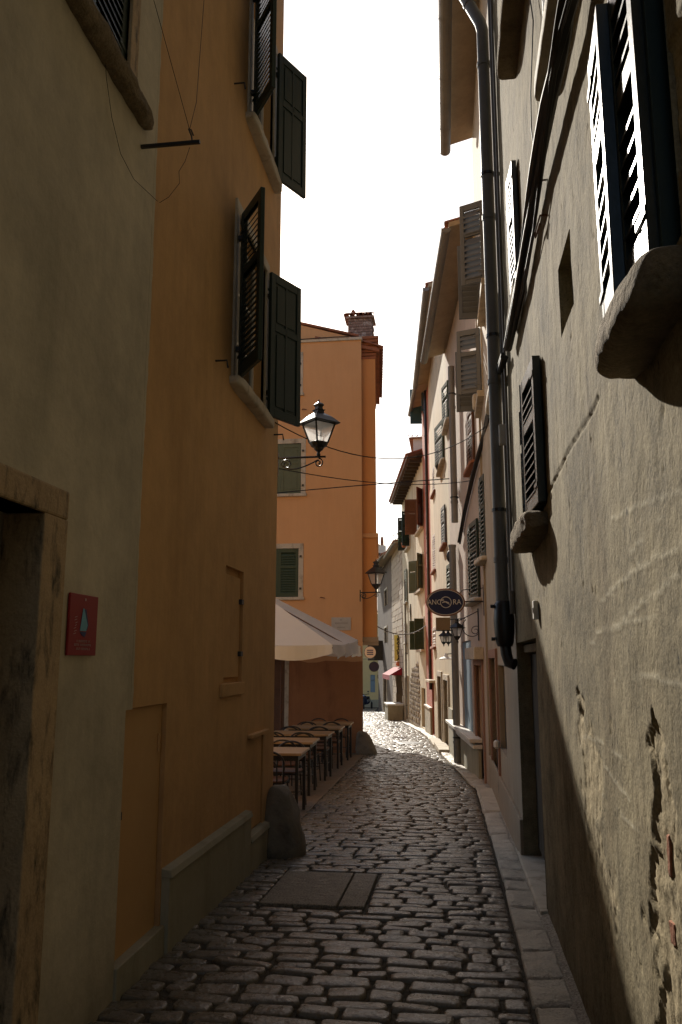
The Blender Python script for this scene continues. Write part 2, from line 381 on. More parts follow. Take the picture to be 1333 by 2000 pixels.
def slat_mesh(w, m, dep, tilt, th):
    k = (round(w, 3), m.name, dep, round(tilt, 3))
    if k not in _slat:
        mb = MB(); c, s = math.cos(tilt), math.sin(tilt); q = []
        for z in (-1, 1):
            for (x, y) in ((0, -1), (w, -1), (w, 1), (0, 1)):
                q.append(Vector((x, y*dep/2*c, y*dep/2*s + z*th/2/max(.3, c))))
        mb.hexa(q); _slat[k] = mb.mesh('slat', m)
    return _slat[k]
def shutter(root, W, u, d, z0, side, ang, wd, h, m, subs=True, pitch=.05, style='slat', th=.038, label=None, dep=None, tl=60):
    """louvred leaf hinged at u; side +1: closes towards +u, -1: towards -u; ang = degrees open"""
    dep = dep or pitch*1.4
    a = math.radians(ang); hd = W.t*(side*math.cos(a)) + W.n*math.sin(a)
    yd = Vector((0, 0, 1)).cross(hd); out = W.n*math.cos(a) - W.t*side*math.sin(a)   # outer face direction when closed
    so = 1 if yd.dot(out) > 0 else -1
    st, rl = min(.065, wd*.17), .09
    mb = MB(); t2 = th/2
    mb.box(0, st, -t2, t2, 0, h); mb.box(wd-st, wd, -t2, t2, 0, h)
    mid = h*.62
    for (za, zb) in ((0, rl), (h-rl, h), (mid-.035, mid+.035)): mb.box(st, wd-st, -t2*.94, t2*.94, za, zb)
    for hz in (h*.12, h*.88): mb.box(-.012, .10, so*t2, so*(t2+.006), hz-.015, hz+.015)
    p = W.P(u, d, z0)
    o = link('shutter', mb.mesh('shutter', m), root, p-absloc(root)); o.rotation_euler = (0, 0, math.atan2(hd.y, hd.x))
    bv = o.modifiers.new('b', 'BEVEL'); bv.width = .003; bv.segments = 1
    if label: o['label'] = label
    if style == 'panel':
        pb = MB(); pb.box(st, wd-st, -t2*.3, t2*.3, rl, mid-.035); pb.box(st, wd-st, -t2*.3, t2*.3, mid+.035, h-rl)
        pb.box(st+.03, wd-st-.03, -t2*.75, t2*.75, rl+.03, mid-.065); pb.box(st+.03, wd-st-.03, -t2*.75, t2*.75, mid+.065, h-rl-.03)
        pb.box(wd/2-.012, wd/2+.012, -t2*.94, t2*.94, rl, h-rl)
        link('panel', pb.mesh('panel', m), o); return o
    tilt = -so*math.radians(tl)
    sm = slat_mesh(wd-2*st, m, dep, tilt, .008)
    zz = [z for z in np.arange(rl+.03, h-rl-.01, pitch) if abs(z-mid) > .05]
    if subs:
        for z in zz: link('slat', sm, o, (st, 0, z))
    else:
        vb = MB()
        base = [tuple(v.co) for v in sm.vertices]; fs = [tuple(f.vertices) for f in sm.polygons]
        for z in zz: vb.add([(x+st, y, q+z) for x, y, q in base], fs)
        so_ = link('slats', vb.mesh('slats', m), o); so_['kind'] = 'stuff'
    return o
def surround(root, W, a, b, c, d, w, m, proud=.02, sill=None, sm=None, name='window_frame', bevel=.004, head=True, back=-.06):
    mb = MB()
    mb.wbox(W, a-w, a, back, proud, c, d); mb.wbox(W, b, b+w, back, proud, c, d)
    if head: mb.wbox(W, a-w, b+w, back, proud+.002, d, d+w)
    o = part(name, mb, m, root, bevel=bevel)
    if sill:
        s = MB(); s.wbox(W, a-w-.03, b+w+.03, back, sill[0], c-sill[1], c); part('sill', s, sm or m, root, bevel=.008)
    return o
def casement(root, W, a, b, c, d, dep=.12, m=None, rows=3, cols=2, fw=.045):
    m = m or M['white_paint']; mb = MB()
    mb.wbox(W, a, a+fw, -dep-.04, -dep, c, d); mb.wbox(W, b-fw, b, -dep-.04, -dep, c, d)
    mb.wbox(W, a+fw, b-fw, -dep-.04, -dep, c, c+fw); mb.wbox(W, a+fw, b-fw, -dep-.04, -dep, d-fw, d)
    mid = (a+b)/2
    if cols == 2: mb.wbox(W, mid-fw*.6, mid+fw*.6, -dep-.038, -dep+.004, c+fw, d-fw)
    for k in range(1, rows):
        z = c+fw+(d-c-2*fw)*k/rows; mb.wbox(W, a+fw, b-fw, -dep-.035, -dep-.006, z-.012, z+.012)
    o = part('casement', mb, m, root)
    xs = [a+fw, mid-fw*.6, mid+fw*.6, b-fw] if cols == 2 else [a+fw, b-fw]
    for i in range(0, len(xs), 2):
        for k in range(rows):
            z0 = c+fw+(d-c-2*fw)*k/rows+.008; z1 = c+fw+(d-c-2*fw)*(k+1)/rows-.008
            g = MB(); g.wbox(W, xs[i]-.004, xs[i+1]+.004, -dep-.024, -dep-.018, z0, z1); part('pane', g, M['glass'], o)
    return o
def door_leaf(root, W, a, b, c, d, dep, m, planks=0, handle=True, panels=0, label=None):
    mb = MB(); mb.wbox(W, a+.004, b-.004, -dep-.05, -dep, c, d-.004); o = part('door', mb, m, root, label=label)
    if planks:
        wv = (b-a-.01)/planks
        for k in range(planks):
            q = MB(); q.wbox(W, a+.005+k*wv+.004, a+.005+(k+1)*wv-.004, -dep, -dep+.012, c+.01, d-.012); part('plank', q, m, o)
    for k in range(panels):
        z0 = c+.1+(d-c-.15)*k/panels; z1 = c+.1+(d-c-.15)*(k+1)/panels-.08
        q = MB(); q.wbox(W, a+.1, b-.1, -dep, -dep+.015, z0, z1); part('panel', q, m, o, bevel=.006)
    if handle:
        q = MB(); zc = c+1.0; q.tube([W.P(a+.09, -dep, zc), W.P(a+.09, -dep+.05, zc), W.P(a+.18, -dep+.055, zc)], .009, 6); part('handle', q, M['black_iron'], o)
    return o
def gutter(root, pts, r=.07, m=None, name='gutter', step=1.2):
    """half-round channel along pts with seams"""
    m = m or M['zinc']; mb = MB(); pts = [Vector(p) for p in pts]
    n = 8
    for i in range(len(pts)-1):
        a, b = pts[i], pts[i+1]; t = (b-a).normalized(); s = t.cross(Vector((0, 0, 1))).normalized()
        def ring(p, rr): return [p + s*(math.cos(PI*k/n)*rr) - Vector((0, 0, 1))*(math.sin(PI*k/n)*rr) for k in range(n+1)]
        A, B = ring(a, r), ring(b, r); A2, B2 = ring(a, r-.006), ring(b, r-.006)
        for k in range(n):
            mb.quad(A[k], A[k+1], B[k+1], B[k]); mb.quad(A2[k], A2[k+1], B2[k+1], B2[k])
        for E, E2 in ((A, A2), (B, B2)):
            mb.quad(E[0], E2[0], A2[0], A[0]); mb.add(E, [tuple(range(n+1))])
        L_ = (b-a).length; q = 0.0
        while q < L_:
            c = a+t*q; R1 = ring(c, r+.007); R2 = ring(c+t*.03, r+.007)
            for k in range(n): mb.quad(R1[k], R1[k+1], R2[k+1], R2[k])
            q += step
    return part(name, mb, m, root, smooth=True)
_tile = None
def tile_mesh():
    global _tile
    if _tile is None:
        mb = MB(); n = 6; A = []
        for (y, r) in ((0, .085), (.42, .07)):
            for rr in (r, r-.014): A.append([Vector((math.cos(PI*k/n)*rr, y, math.sin(PI*k/n)*rr*.75)) for k in range(n+1)])
        for k in range(n):
            mb.quad(A[0][k], A[0][k+1], A[2][k+1], A[2][k]); mb.quad(A[1][k], A[1][k+1], A[3][k+1], A[3][k]); mb.quad(A[0][k], A[0][k+1], A[1][k+1], A[1][k])
        _tile = mb.mesh('tile', M['tile'], True)
    return _tile
def eave(root, W, u0, u1, z, over, slope=.30, back=5.0, courses=3, soff='soffit', gut=True, ends=True, parts=True, gr=.07, gdrop=.06, gext=0.0):
    """sloping roof slab that overhangs the front, edge tiles as parts, gutter"""
    mb = MB(); th = .09
    def R(u, d, off=0): return W.P(u, d, z + (over-d)*slope + off)
    q = [R(u0, over, 0), R(u1, over, 0), R(u1, -back, 0), R(u0, -back, 0), R(u0, over, th), R(u1, over, th), R(u1, -back, th), R(u0, -back, th)]
    mb.hexa(q); ro = part('roof', mb, M[soff], root)
    tm = tile_mesh(); n = int((u1-u0)/.2)
    ang = math.atan2((-W.n).y, (-W.n).x) - PI/2
    for i in range(n):
        for c in range(courses):
            p = R(u0+(i+.5)*(u1-u0)/n + random.uniform(-.008, .008), over+.05-c*.34, th+.012+c*.0)
            o = link('tile', tm, ro, p-absloc(root)); o.rotation_euler = (math.atan(slope)+.04+random.uniform(-.02, .02), 0, ang+random.uniform(-.03, .03))
    if gut: gutter(root, [W.P(u0-gext, over+.05, z-gdrop+.04), W.P(u1+gext, over+.05, z-gdrop)], gr)
    return ro
def pipe(root, pts, r, m=None, name='drainpipe', collar=1.8, thing_=None):
    mb = MB(); mb.tube(pts, r, 12); pts = [Vector(p) for p in pts]
    for i in range(len(pts)-1):
        a, b = pts[i], pts[i+1]; L_ = (b-a).length; t = (b-a).normalized(); q = .4
        while q < L_: mb.tube([a+t*q, a+t*(q+.05)], r*1.13, 12); q += collar
    return part(name, mb, m or M['zinc'], root, smooth=True)
def spiral(c, x, y, r0, r1, a0, turns, n=28):
    out = []
    for i in range(n+1):
        t = i/n; a = a0 + turns*2*PI*t; r = r0 + (r1-r0)*t
        out.append(Vector(c) + Vector(x)*(math.cos(a)*r) + Vector(y)*(math.sin(a)*r))
    return out
def vnoise(x, y, seed):
    """lattice value noise on numpy arrays"""
    xi = np.floor(x).astype(np.int64); yi = np.floor(y).astype(np.int64); fx = x-xi; fy = y-yi
    fx = fx*fx*(3-2*fx); fy = fy*fy*(3-2*fy)
    def h(a, b):
        v = (a*374761393 + b*668265263 + seed*982451653) & 0xffffffff
        v = ((v ^ (v >> 13))*1274126177) & 0xffffffff
        return ((v ^ (v >> 16)) & 0xffff)/65535.0
    return (h(xi, yi)*(1-fx)+h(xi+1, yi)*fx)*(1-fy) + (h(xi, yi+1)*(1-fx)+h(xi+1, yi+1)*fx)*fy
def fbm(x, y, seed, o=4):
    s = 0; a = .5; t = 0
    for k in range(o): s = s + a*vnoise(x*2**k, y*2**k, seed+k*17); t += a; a *= .5
    return s/t
# ================================================================== GROUND
XL, XR = -1.75, 0.60
RIGHT = [(-8.0, .60), (8.0, .60), (13.2, .55), (19.0, .0), (26.3, -.60), (29.2, -.92), (38.3, -2.24), (43.5, -3.10), (53.6, -4.77), (62, -5.2)]
def xr(y):
    for (a, xa), (b, xb) in zip(RIGHT, RIGHT[1:]):
        if y <= b: return xa + (xb-xa)*(y-a)/(b-a)
    return RIGHT[-1][1]
LEFTC = [(-8.0, -1.75), (8.1, -1.75), (19.4, -2.05), (25.2, -2.95), (34, -5.1), (46, -8.5), (62, -9.5)]
def xl(y):
    for (a, xa), (b, xb) in zip(LEFTC, LEFTC[1:]):
        if y <= b: return xa + (xb-xa)*(y-a)/(b-a)
    return LEFTC[-1][1]
gm = MB()
ys = [-300, -60, -20, -8] + list(np.arange(-6, 72, .5)) + [80, 120, 300, 700]
xs_ = [-600, -100, -30, -15, -9, -6, -4, -3, -2, -1, 0, 1, 2, 4, 8, 20, 100, 600]
for j in range(len(ys)):
    for i in range(len(xs_)): gm.v.append((xs_[i], ys[j], gz(ys[j])))
nx = len(xs_)
for j in range(len(ys)-1):
    for i in range(nx-1): gm.f.append((j*nx+i, j*nx+i+1, (j+1)*nx+i+1, (j+1)*nx+i)); gm.mi.append(0)
ground = link('ground', gm.mesh('ground', M['joint'], True)); tag(ground, 'dark earth and mortar showing between the paving stones of the lane', None, None, 'structure')

# --- stones
def stone_proto(seed, wob=.035, cx=.10, cy=.24, dome=.12):
    rnd = random.Random(seed); ring = []
    for (sx_, sy_) in ((1, -1), (1, 1), (-1, 1), (-1, -1)):
        kx, ky = cx*rnd.uniform(.5, 1.7), cy*rnd.uniform(.5, 1.6)
        q = [(.5, .5-ky), (.5-kx*.3, .5-ky*.3), (.5-kx, .5)]
        q = [(a*sx_, b*sy_) for a, b in q]
        if sx_*sy_ < 0: q = q[::-1]
        ring += [(a+rnd.uniform(-wob, wob)*.5, b+rnd.uniform(-wob, wob)*1.3) for a, b in q]
    n = len(ring); v = []; tx, ty = rnd.uniform(-.12, .12), rnd.uniform(-.12, .12)
    for (ix, iy, z) in ((1.0, 1.0, -1.6), (1.0, 1.0, .35), (.965, .93, .78), (.90, .80, .97), (.5, .45, 1.0+dome)):
        for (x, y) in ring: v.append((x*ix, y*iy, z + (rnd.uniform(-.05, .05)+tx*x*2+ty*y*2 if z > .5 else 0)))
    v.append((0, 0, 1.0+dome*1.1))
    f = []
    for q in range(4):
        for k in range(n): f.append((q*n+k, q*n+(k+1) % n, (q+1)*n+(k+1) % n, (q+1)*n+k))
    for k in range(n): f.append((4*n+k, 4*n+(k+1) % n, 5*n))
    return np.array(v), f
PROT = [stone_proto(i) for i in range(14)]
def proto_mesh(i, m, name='cobblestone'):
    mb = MB(); mb.v = [tuple(p) for p in PROT[i][0]]; mb.f = PROT[i][1]; mb.mi = [0]*len(mb.f)
    return mb.mesh(name, m, True)
PM = [proto_mesh(i, M['cobble']) for i in range(14)]
PROT_K = [stone_proto(50+i, .03, .12, .05, .05) for i in range(14)]
PROT, PROT_ = PROT_K, PROT
KM = [proto_mesh(i, M['kerb_stone'], 'kerb_stone') for i in range(14)]
PROT = PROT_
SLAB = (-1.42, -.66, 6.15, 7.20)
MAN = (atY(800, 1447, 23.0).x, 23.2)
stones = []
y = 1.6
rnd = random.Random(11)
while y < 58:
    rh = rnd.choice([.11, .13, .145, .155, .12])*(1 if y < 20 else 1.05) if y < 4.6 or rnd.random() < .8 else .10
    yc = y + rh/2
    a, b = xl(yc)+.03, xr(yc)-.255
    if y > 19.6: a = xl(yc)+.02
    x = a + rnd.uniform(-.1, 0)
    while x < b-.04:
        L_ = rnd.choice([.14, .19, .22, .26, .30, .34, .38])
        if SLAB[2]-.02 < yc < SLAB[3]+.02:
            if x < SLAB[0]-.02 and x+L_ > SLAB[0]-.09: L_ = max(.07, SLAB[0]-x-.005)
            elif SLAB[0]-.02 <= x < SLAB[1]: x = SLAB[1]+.012
        if x+L_ > b-.09: L_ = max(.08, b-x)
        xc = x+L_/2
        loose = max(0, min(1, (-.75-xc)/.7))*max(0, min(1, (6.2-yc)/1.0))
        if not (SLAB[0]-.04 < xc < SLAB[1]+.04 and SLAB[2]-.03 < yc < SLAB[3]+.03) and (xc-MAN[0])**2+(yc-MAN[1])**2 > .14:
            bow = -.05*((xc-(a+b)/2)/((b-a)/2+.01))**2 if y < 30 else 0
            stones.append((xc, yc+bow+rnd.uniform(-.012, .012), L_-.015-.010*rnd.random()-.012*loose, rh-.016-.010*rnd.random(), rnd.uniform(-.035, .035)+loose*rnd.uniform(-.30, .12),
                           .020+rnd.uniform(-.005, .006), rnd.uniform(-.03, .03), rnd.uniform(-.03, .03), rnd.randrange(14)))
        x += L_
    y += rh
vis = [s for s in stones if s[1] > 2.7]
vis.sort(key=lambda s: (s[2]*s[3])/(s[1]**3), reverse=True)
near = set(id(s) for s in vis[:296])
V = []; Fs = []; nb = 0
for s in stones:
    xc, yc, lx, ly, rz, hz, tx, ty, k = s
    z = gz(yc)
    if id(s) in near:
        o = link('cobblestone', PM[k], ground, (xc, yc, z)); o.scale = (lx, ly, hz); o.rotation_euler = (tx, ty, rz)
    else:
        v = PROT[k][0].copy(); v[:, 0] *= lx; v[:, 1] *= ly; v[:, 2] *= hz
        v[:, 2] += v[:, 1]*math.tan(tx) - v[:, 0]*math.tan(ty)
        c_, s_ = math.cos(rz), math.sin(rz)
        w_ = np.stack([xc+v[:, 0]*c_-v[:, 1]*s_, yc+v[:, 0]*s_+v[:, 1]*c_, z+v[:, 2]-.03*(v[:, 1]) if yc > 6 else z+v[:, 2]], 1)
        V.append(w_); Fs += [tuple(i+nb for i in f) for f in PROT[k][1]]; nb += len(v)
me = bpy.data.meshes.new('cobblestones'); me.from_pydata(np.concatenate(V).tolist(), [], Fs); me.materials.append(M['cobble'])
me.polygons.foreach_set('use_smooth', [True]*len(me.polygons)); me.set_sharp_from_angle(angle=math.radians(50))
o = link('cobblestones', me, ground); o['kind'] = 'stuff'; o['label'] = 'the smaller far cobblestones running on down the lane'
# concrete patch (two cast pieces) in the cobbles
for (x0, x1) in ((SLAB[0], SLAB[0]+.56), (SLAB[0]+.575, SLAB[1])):
    mb = MB(); mb.hexa([Vector((x, y_, gz(y_)+z)) for z in (-.05, .026) for (x, y_) in ((x0, SLAB[2]), (x1, SLAB[2]), (x1, SLAB[3]), (x0, SLAB[3]))])
    part('concrete_slab', mb, M['concrete'], ground, bevel=.008)
# kerb stones down the right side
y = 1.4; kn = 0
while y < 50:
    L_ = rnd.uniform(.34, .62); yc = y+L_/2; x1 = xr(yc)-.05; wd = .19
    sl = (xr(yc+.2)-xr(yc-.2))/.4
    o = link('kerb_stone', KM[rnd.randrange(14)], ground, (x1-wd/2, yc, gz(yc)))
    o.scale = (wd+rnd.uniform(-.015, .015), L_-.02, .032+rnd.uniform(-.004, .005)); o.rotation_euler = (-.03 if yc > 6 else 0, rnd.uniform(-.03, .03), -math.atan(sl)); y += L_
# thin mortar fillet between kerb and wall
mb = MB(); yy = [1.0+.5*i for i in range(98)]
for a, b in zip(yy, yy[1:]):
    mb.quad(Vector((xr(a)-.07, a, gz(a)+.022)), Vector((xr(a)+.02, a, gz(a)+.045)), Vector((xr(b)+.02, b, gz(b)+.045)), Vector((xr(b)-.07, b, gz(b)+.022)))
part('gutter_strip', mb, M['concrete'], ground)
# cafe terrace paving (flat slabs left of the cobbles)
mb_list = []
y = 8.3; r = 0
while y < 19.4:
    h = .52; x = xl(y+h/2)-.0; k = 0
    while x > -7.5:
        wd = rnd.uniform(.38, .62); pm = MB(); x0 = x-wd+.008; z = gz(y+h/2)+.024+rnd.uniform(-.003, .003)
        pm.hexa([Vector((p[0], p[1], gz(p[1])+zz+rnd.uniform(-.002, .002))) for zz in (-.04, .028) for p in ((x0, y+.006), (x-.006, y+.006), (x-.006, y+h-.006), (x0, y+h-.006))])
        part('paving_slab', pm, M['pave_slab'], ground, bevel=.004); x -= wd
    y += h
# big step stones under the plaster house door
# manhole cover
mh = thing('manhole_cover', 'round iron manhole cover set in the sunlit cobbles far down the lane', 'manhole cover', (MAN[0], MAN[1], gz(MAN[1])))
mb = MB(); mb.lathe([(.36, -.04), (.36, .03), (.33, .036)], (MAN[0], MAN[1], gz(MAN[1])), 24); part('rim', mb, M['zinc'], mh)
mb = MB(); mb.lathe([(.315, -.04), (.315, .038), (.30, .041), (.1, .041)], (MAN[0], MAN[1], gz(MAN[1])), 24); part('lid', mb, M['black_iron'], mh)

# ================================================================== LEFT SIDE
WL = Wall(XL, -8, XL, 8.1, (1, 0))
def uL(px, py=1290): return WL.hit(px, py)
def seam_u(z):      # the ragged vertical line where the grey paint stops
    return uL(272, 1000)[0]
# ---- grey house (nearest left)
US = uL(270, 1000)[0]; USd = uL(236, 1500)[0]
zt, zdoor = 10.8, uL(250, 1386)[1]
dA = (uL(78, 1100)[0], uL(118, 1100)[0])            # stone jamb
door_u1 = uL(76, 1050)[0]; door_z1 = uL(70, 998)[1]
gh_root = thing('grey_house', 'grey-beige plastered house with a dark stone-framed doorway and a red plaque beside it', 'house', (XL, -2, 0))
mb = MB(); WG = Wall(XL+.014, -8, XL+.014, 8.1, (1, 0))
wu0, wu1 = WG.hit(150, 30)[0]-1.0, WG.hit(252, 60)[0]; wz0 = WG.hit(252, 130)[1]
_, wz0 = WG.hit(262, 185)
gop = [(door_u1-1.25, door_u1, -.3, door_z1, .45), (wu1-1.0, wu1, wz0, wz0+1.45, .16)]
facade_quads(mb, WG, 0, USd, -.3, zt, gop); facade_quads(mb, WG, USd, US, zdoor, zt, [])
mb.quad(WG.P(USd, 0, -.3), WG.P(USd, -.03, -.3), WG.P(USd, -.03, zdoor), WG.P(USd, 0, zdoor)); mb.quad(WG.P(US, 0, zdoor), WG.P(US, -.03, zdoor), WG.P(US, -.03, zt), WG.P(US, 0, zt))
mb.quad(WG.P(USd, 0, zdoor), WG.P(US, 0, zdoor), WG.P(US, -.03, zdoor), WG.P(USd, -.03, zdoor))
shell_quads(mb, Wall(XL-.02, -8, XL-.02, 8.1, (1, 0)), 0, USd-.05, -.3, zt, 6); mb.quad(WG.P(0, 0, zt), WG.P(US, 0, zt), WG.P(US, -6, zt), WG.P(0, -6, zt))
part('wall', mb, [M['grey_plaster'], M['dark_room']], gh_root)
mb = MB(); rg = random.Random(9); zz = zdoor; pu = US+.01       # ragged edge where the grey coat laps over the orange one
while zz < zt:
    z2 = zz+rg.uniform(.03, .10); nu_ = US+.006+.014*rg.random()+.010*math.sin(zz*2.1)
    mb.hexa([WG.P(US-.02, -.012, zz), WG.P(pu, -.012, zz), WG.P(pu, .0012, zz), WG.P(US-.02, .0012, zz), WG.P(US-.02, -.012, z2), WG.P(nu_, -.012, z2), WG.P(nu_, .0012, z2), WG.P(US-.02, .0012, z2)]); pu = nu_; zz = z2
ed_ = part('paint_edge', mb, M['grey_plaster'], gh_root)
ju = (dA[1]-door_u1)
mb = MB(); mb.wbox(WG, door_u1-.01, door_u1+ju, -.18, .014, -.05, door_z1); jf = part('door_jamb', mb, M['stone_mottled'], gh_root, bevel=.006)
mb = MB(); mb.wbox(WG, door_u1-1.24-ju, door_u1-1.24, -.18, .014, -.05, door_z1); part('door_jamb', mb, M['stone_mottled'], gh_root, bevel=.012)
lz = WG.hit(118, 955)[1]
mb = MB(); mb.wbox(WG, door_u1-1.25-ju, door_u1+ju, -.18, .016, door_z1, lz); part('lintel', mb, M['stone_mottled'], gh_root, bevel=.012)
door_leaf(gh_root, WG, door_u1-1.25, door_u1, 0, door_z1, .30, M['dark_wood'], planks=7)
mb = MB(); mb.wbox(WG, door_u1-1.35, door_u1+.1, -.3, .16, -.05, .09); part('doorstep', mb, M['stone_pale'], gh_root, bevel=.012)
surround(gh_root, WG, wu1-1.0, wu1, wz0, wz0+1.45, .11, M['stone_mottled'], .02, None)
mb = MB(); mb.wbox(WG, wu1-1.0, wu1-.46, -.07, -.02, wz0+.02, wz0+1.4)
shutter(gh_root, WG, wu1, -.03, wz0+.01, -1, 3, .5, 1.42, M['green_dark'], subs=True, pitch=.055)
shutter(gh_root, WG, wu1-1.0, -.03, wz0+.01, 1, 3, .49, 1.42, M['green_dark'], subs=True, pitch=.055)
s_u1, s_z = WG.hit(288, 225); 
mb = MB(); sc_ = WG.P((wu1-1.15+s_u1)/2, .025, wz0-.075); hl = (s_u1-(wu1-1.15))/2
rough_block(mb, lambda p: Vector((sc_.x+p.x*.062, sc_.y+p.y*hl, sc_.z+p.z*.062)), 20, amp=.014, freq=14, power=3.0, seed=3)
part('sill', mb, M['stone_rough'], gh_root, smooth=True, label='rounded rough stone sill under the louvred window')
# eaves of the grey house
eave(gh_root, WG, 0, US, zt+.1, .55, back=6, courses=1)

# ---- near orange house
oh = thing('orange_house', 'ochre orange rendered house with dark green shutters and a small orange door', 'house', (XL, 6.5, 0))
dz1 = uL(300, 1377)[1]; du1 = uL(322, 1500)[0]; dz0 = uL(240, 1880)[1]+.02
ow = [(uL(464, 600)[0], uL(519, 700)[0]), (uL(490, 150)[0], uL(531, 200)[0])]
oz = (uL(455, 738)[1], uL(487, 232)[1])
W1 = (uL(459, 700)[0], uL(516, 700)[0]); W2 = (uL(489, 200)[0], uL(533, 250)[0])
nich = (uL(440, 1200)[0], uL(475, 1200)[0], uL(458, 1333)[1], uL(458, 1110)[1])
box_ = (uL(483, 1550)[0], uL(513, 1550)[0], uL(498, 1620)[1], uL(498, 1437)[1])
wh = 1.5
ops = [(USd+.01, du1, dz0-.06, dz1, .05), (W1[0], W1[1], oz[0], oz[0]+wh, .2), (W2[0], W2[1], oz[1], oz[1]+wh, .2),
       (nich[0], nich[1], nich[2], nich[3], .045), (box_[0], box_[1], box_[2], box_[3], .03)]
zto = 12.2
mb = MB(); facade_quads(mb, WL, USd-.04, WL.L, -.6, zto, ops)
shell_quads(mb, WL, USd-.04, WL.L, -.6, zto, 7); mb.quad(WL.P(USd, 0, zto), WL.P(WL.L, 0, zto), WL.P(WL.L, -7, zto), WL.P(USd, -7, zto))
part('wall', mb, [M['orange_near'], M['orange_near']], oh)
mb = MB(); mb.wbox(WL, USd+.014, du1-.006, -.045, -.028, dz0-.03, dz1-.006); dd = part('door', mb, M['orange_door'], oh, bevel=.003, label='small flush door painted the same orange as the wall')
mb = MB(); kx = uL(240, 1597); mb.wbox(WL, kx[0]+.03, kx[0]+.045, -.027, -.022, kx[1]-.02, kx[1]+.02); part('keyhole', mb, M['black_iron'], dd)
for py in (1450, 1680):
    hu, hz = uL(316, py); mb = MB(); mb.tube([WL.P(hu+.01, -.022, hz-.05), WL.P(hu+.01, -.022, hz+.05)], .008, 8); part('hinge', mb, M['orange_door'], dd)
mb = MB(); mb.wbox(WL, USd, du1+.02, -.04, .03, -.1, dz0); part('threshold', mb, M['plinth'], oh, bevel=.006)
# plinth in two steps
p1 = (du1+.02, uL(480, 1600)[0]); pz1 = uL(322, 1700)[1]; pz1b = uL(480, 1587)[1]; pz2 = uL(484, 1635)[1]; pz2b = uL(524, 1602)[1]
for (a, b, za, zb, d) in ((p1[0], p1[1], pz1, pz1b, .05), (p1[1], WL.L+.03, pz2, pz2b, .045)):
    mb = MB(); q = []
    q = [WL.P(a, -.02, -.5), WL.P(b, -.02, -.5), WL.P(b, d, -.5), WL.P(a, d, -.5), WL.P(a, -.02, za-.03), WL.P(b, -.02, zb-.03), WL.P(b, d, zb-.03), WL.P(a, d, za-.03)]
    mb.hexa(q); part('plinth', mb, M['plinth'], oh)
    mb = MB(); mb.hexa([WL.P(a-.006, -.02, za-.03), WL.P(b+.002, -.02, zb-.03), WL.P(b+.002, d+.018, zb-.03), WL.P(a-.006, d+.018, za-.03),
                        WL.P(a-.006, -.02, za+.025), WL.P(b+.002, -.02, zb+.025), WL.P(b+.002, d+.004, zb+.012), WL.P(a-.006, d+.004, za+.012)])
    part('plinth_cap', mb, M['plinth'], oh, bevel=.005)
# blind window niche: frame edge, two hinge pins, infill
mb = MB(); mb.wbox(WL, nich[0]+.02, nich[1]-.05, -.044, -.015, nich[2]+.04, nich[3]-.06); ni = part('blocked_window', mb, M['orange_near'], oh, bevel=.006, label='blocked window plastered over in the wall colour')
for t in (.25, .72):
    zc = nich[2]+(nich[3]-nich[2])*t; mb = MB(); mb.wbox(WL, nich[1]-.09, nich[1]-.02, -.02, .012, zc-.02, zc+.02); part('hinge', mb, M['black_iron'], ni)
mb = MB(); mb.wbox(WL, nich[0]-.1, nich[1]+.02, 0, .025, nich[2]-.10, nich[2]); part('sill', mb, M['orange_near'], ni, bevel=.006)
mb = MB(); mb.wbox(WL, box_[0]+.02, box_[1]-.02, -.028, -.012, box_[2]+.02, box_[3]-.02); mbx = part('meter_cover', mb, M['orange_near'], oh, bevel=.004)
mb = MB(); mb.wbox(WL, box_[0]-.04, box_[1]+.04, 0, .05, box_[3], box_[3]+.03); part('ledge', mb, M['orange_near'], mbx, bevel=.004)
# windows with open shutters
for (wu, z0) in ((W1, oz[0]), (W2, oz[1])):
    a, b = wu
    surround(oh, WL, a, b, z0, z0+wh, .10, M['stone_pale'], .02, None, back=-.03)
    mb = MB(); cu = (a+b)/2; hl = (b-a)/2+.15
    rough_block(mb, lambda p: Vector((XL+.025+p.x*.075, -8+cu+p.y*hl, z0-.045+p.z*.05)), 10, amp=.008, freq=9, power=6, seed=5)
    part('sill', mb, M['stone_pale'], oh, smooth=True)
    casement(oh, WL, a, b, z0, z0+wh, .10, M['white_paint'], 3, 2)
    mid_w = (b-a)/2
    shutter(oh, WL, a-.01, .05, z0+.01, 1, 146, .47, wh-.02, M['green_dark'], pitch=.052)
    shutter(oh, WL, b+.01, .05, z0+.01, -1, 152, .47, wh-.02, M['green_dark'], pitch=.052, style='panel')
    for (uu, zz) in ((a-.04, z0+.25), (a-.04, z0+wh-.25), (b+.04, z0+.25), (b+.04, z0+wh-.25)):
        mb = MB(); mb.wbox(WL, uu-.02, uu+.02, .01, .075, zz-.02, zz+.02); part('hinge', mb, M['black_iron'], oh)
    for uu in (a-.55, b+.50):
        if uu < WL.L-.05:
            mb = MB(); mb.tube([WL.P(uu, 0, z0-.04), WL.P(uu, .09, z0-.04), WL.P(uu, .10, z0-.10)], .008, 6); part('shutter_catch', mb, M['black_iron'], oh)
eave(oh, WL, US-.2, WL.L+.3, zto+.1, .6, back=7.2, courses=1)

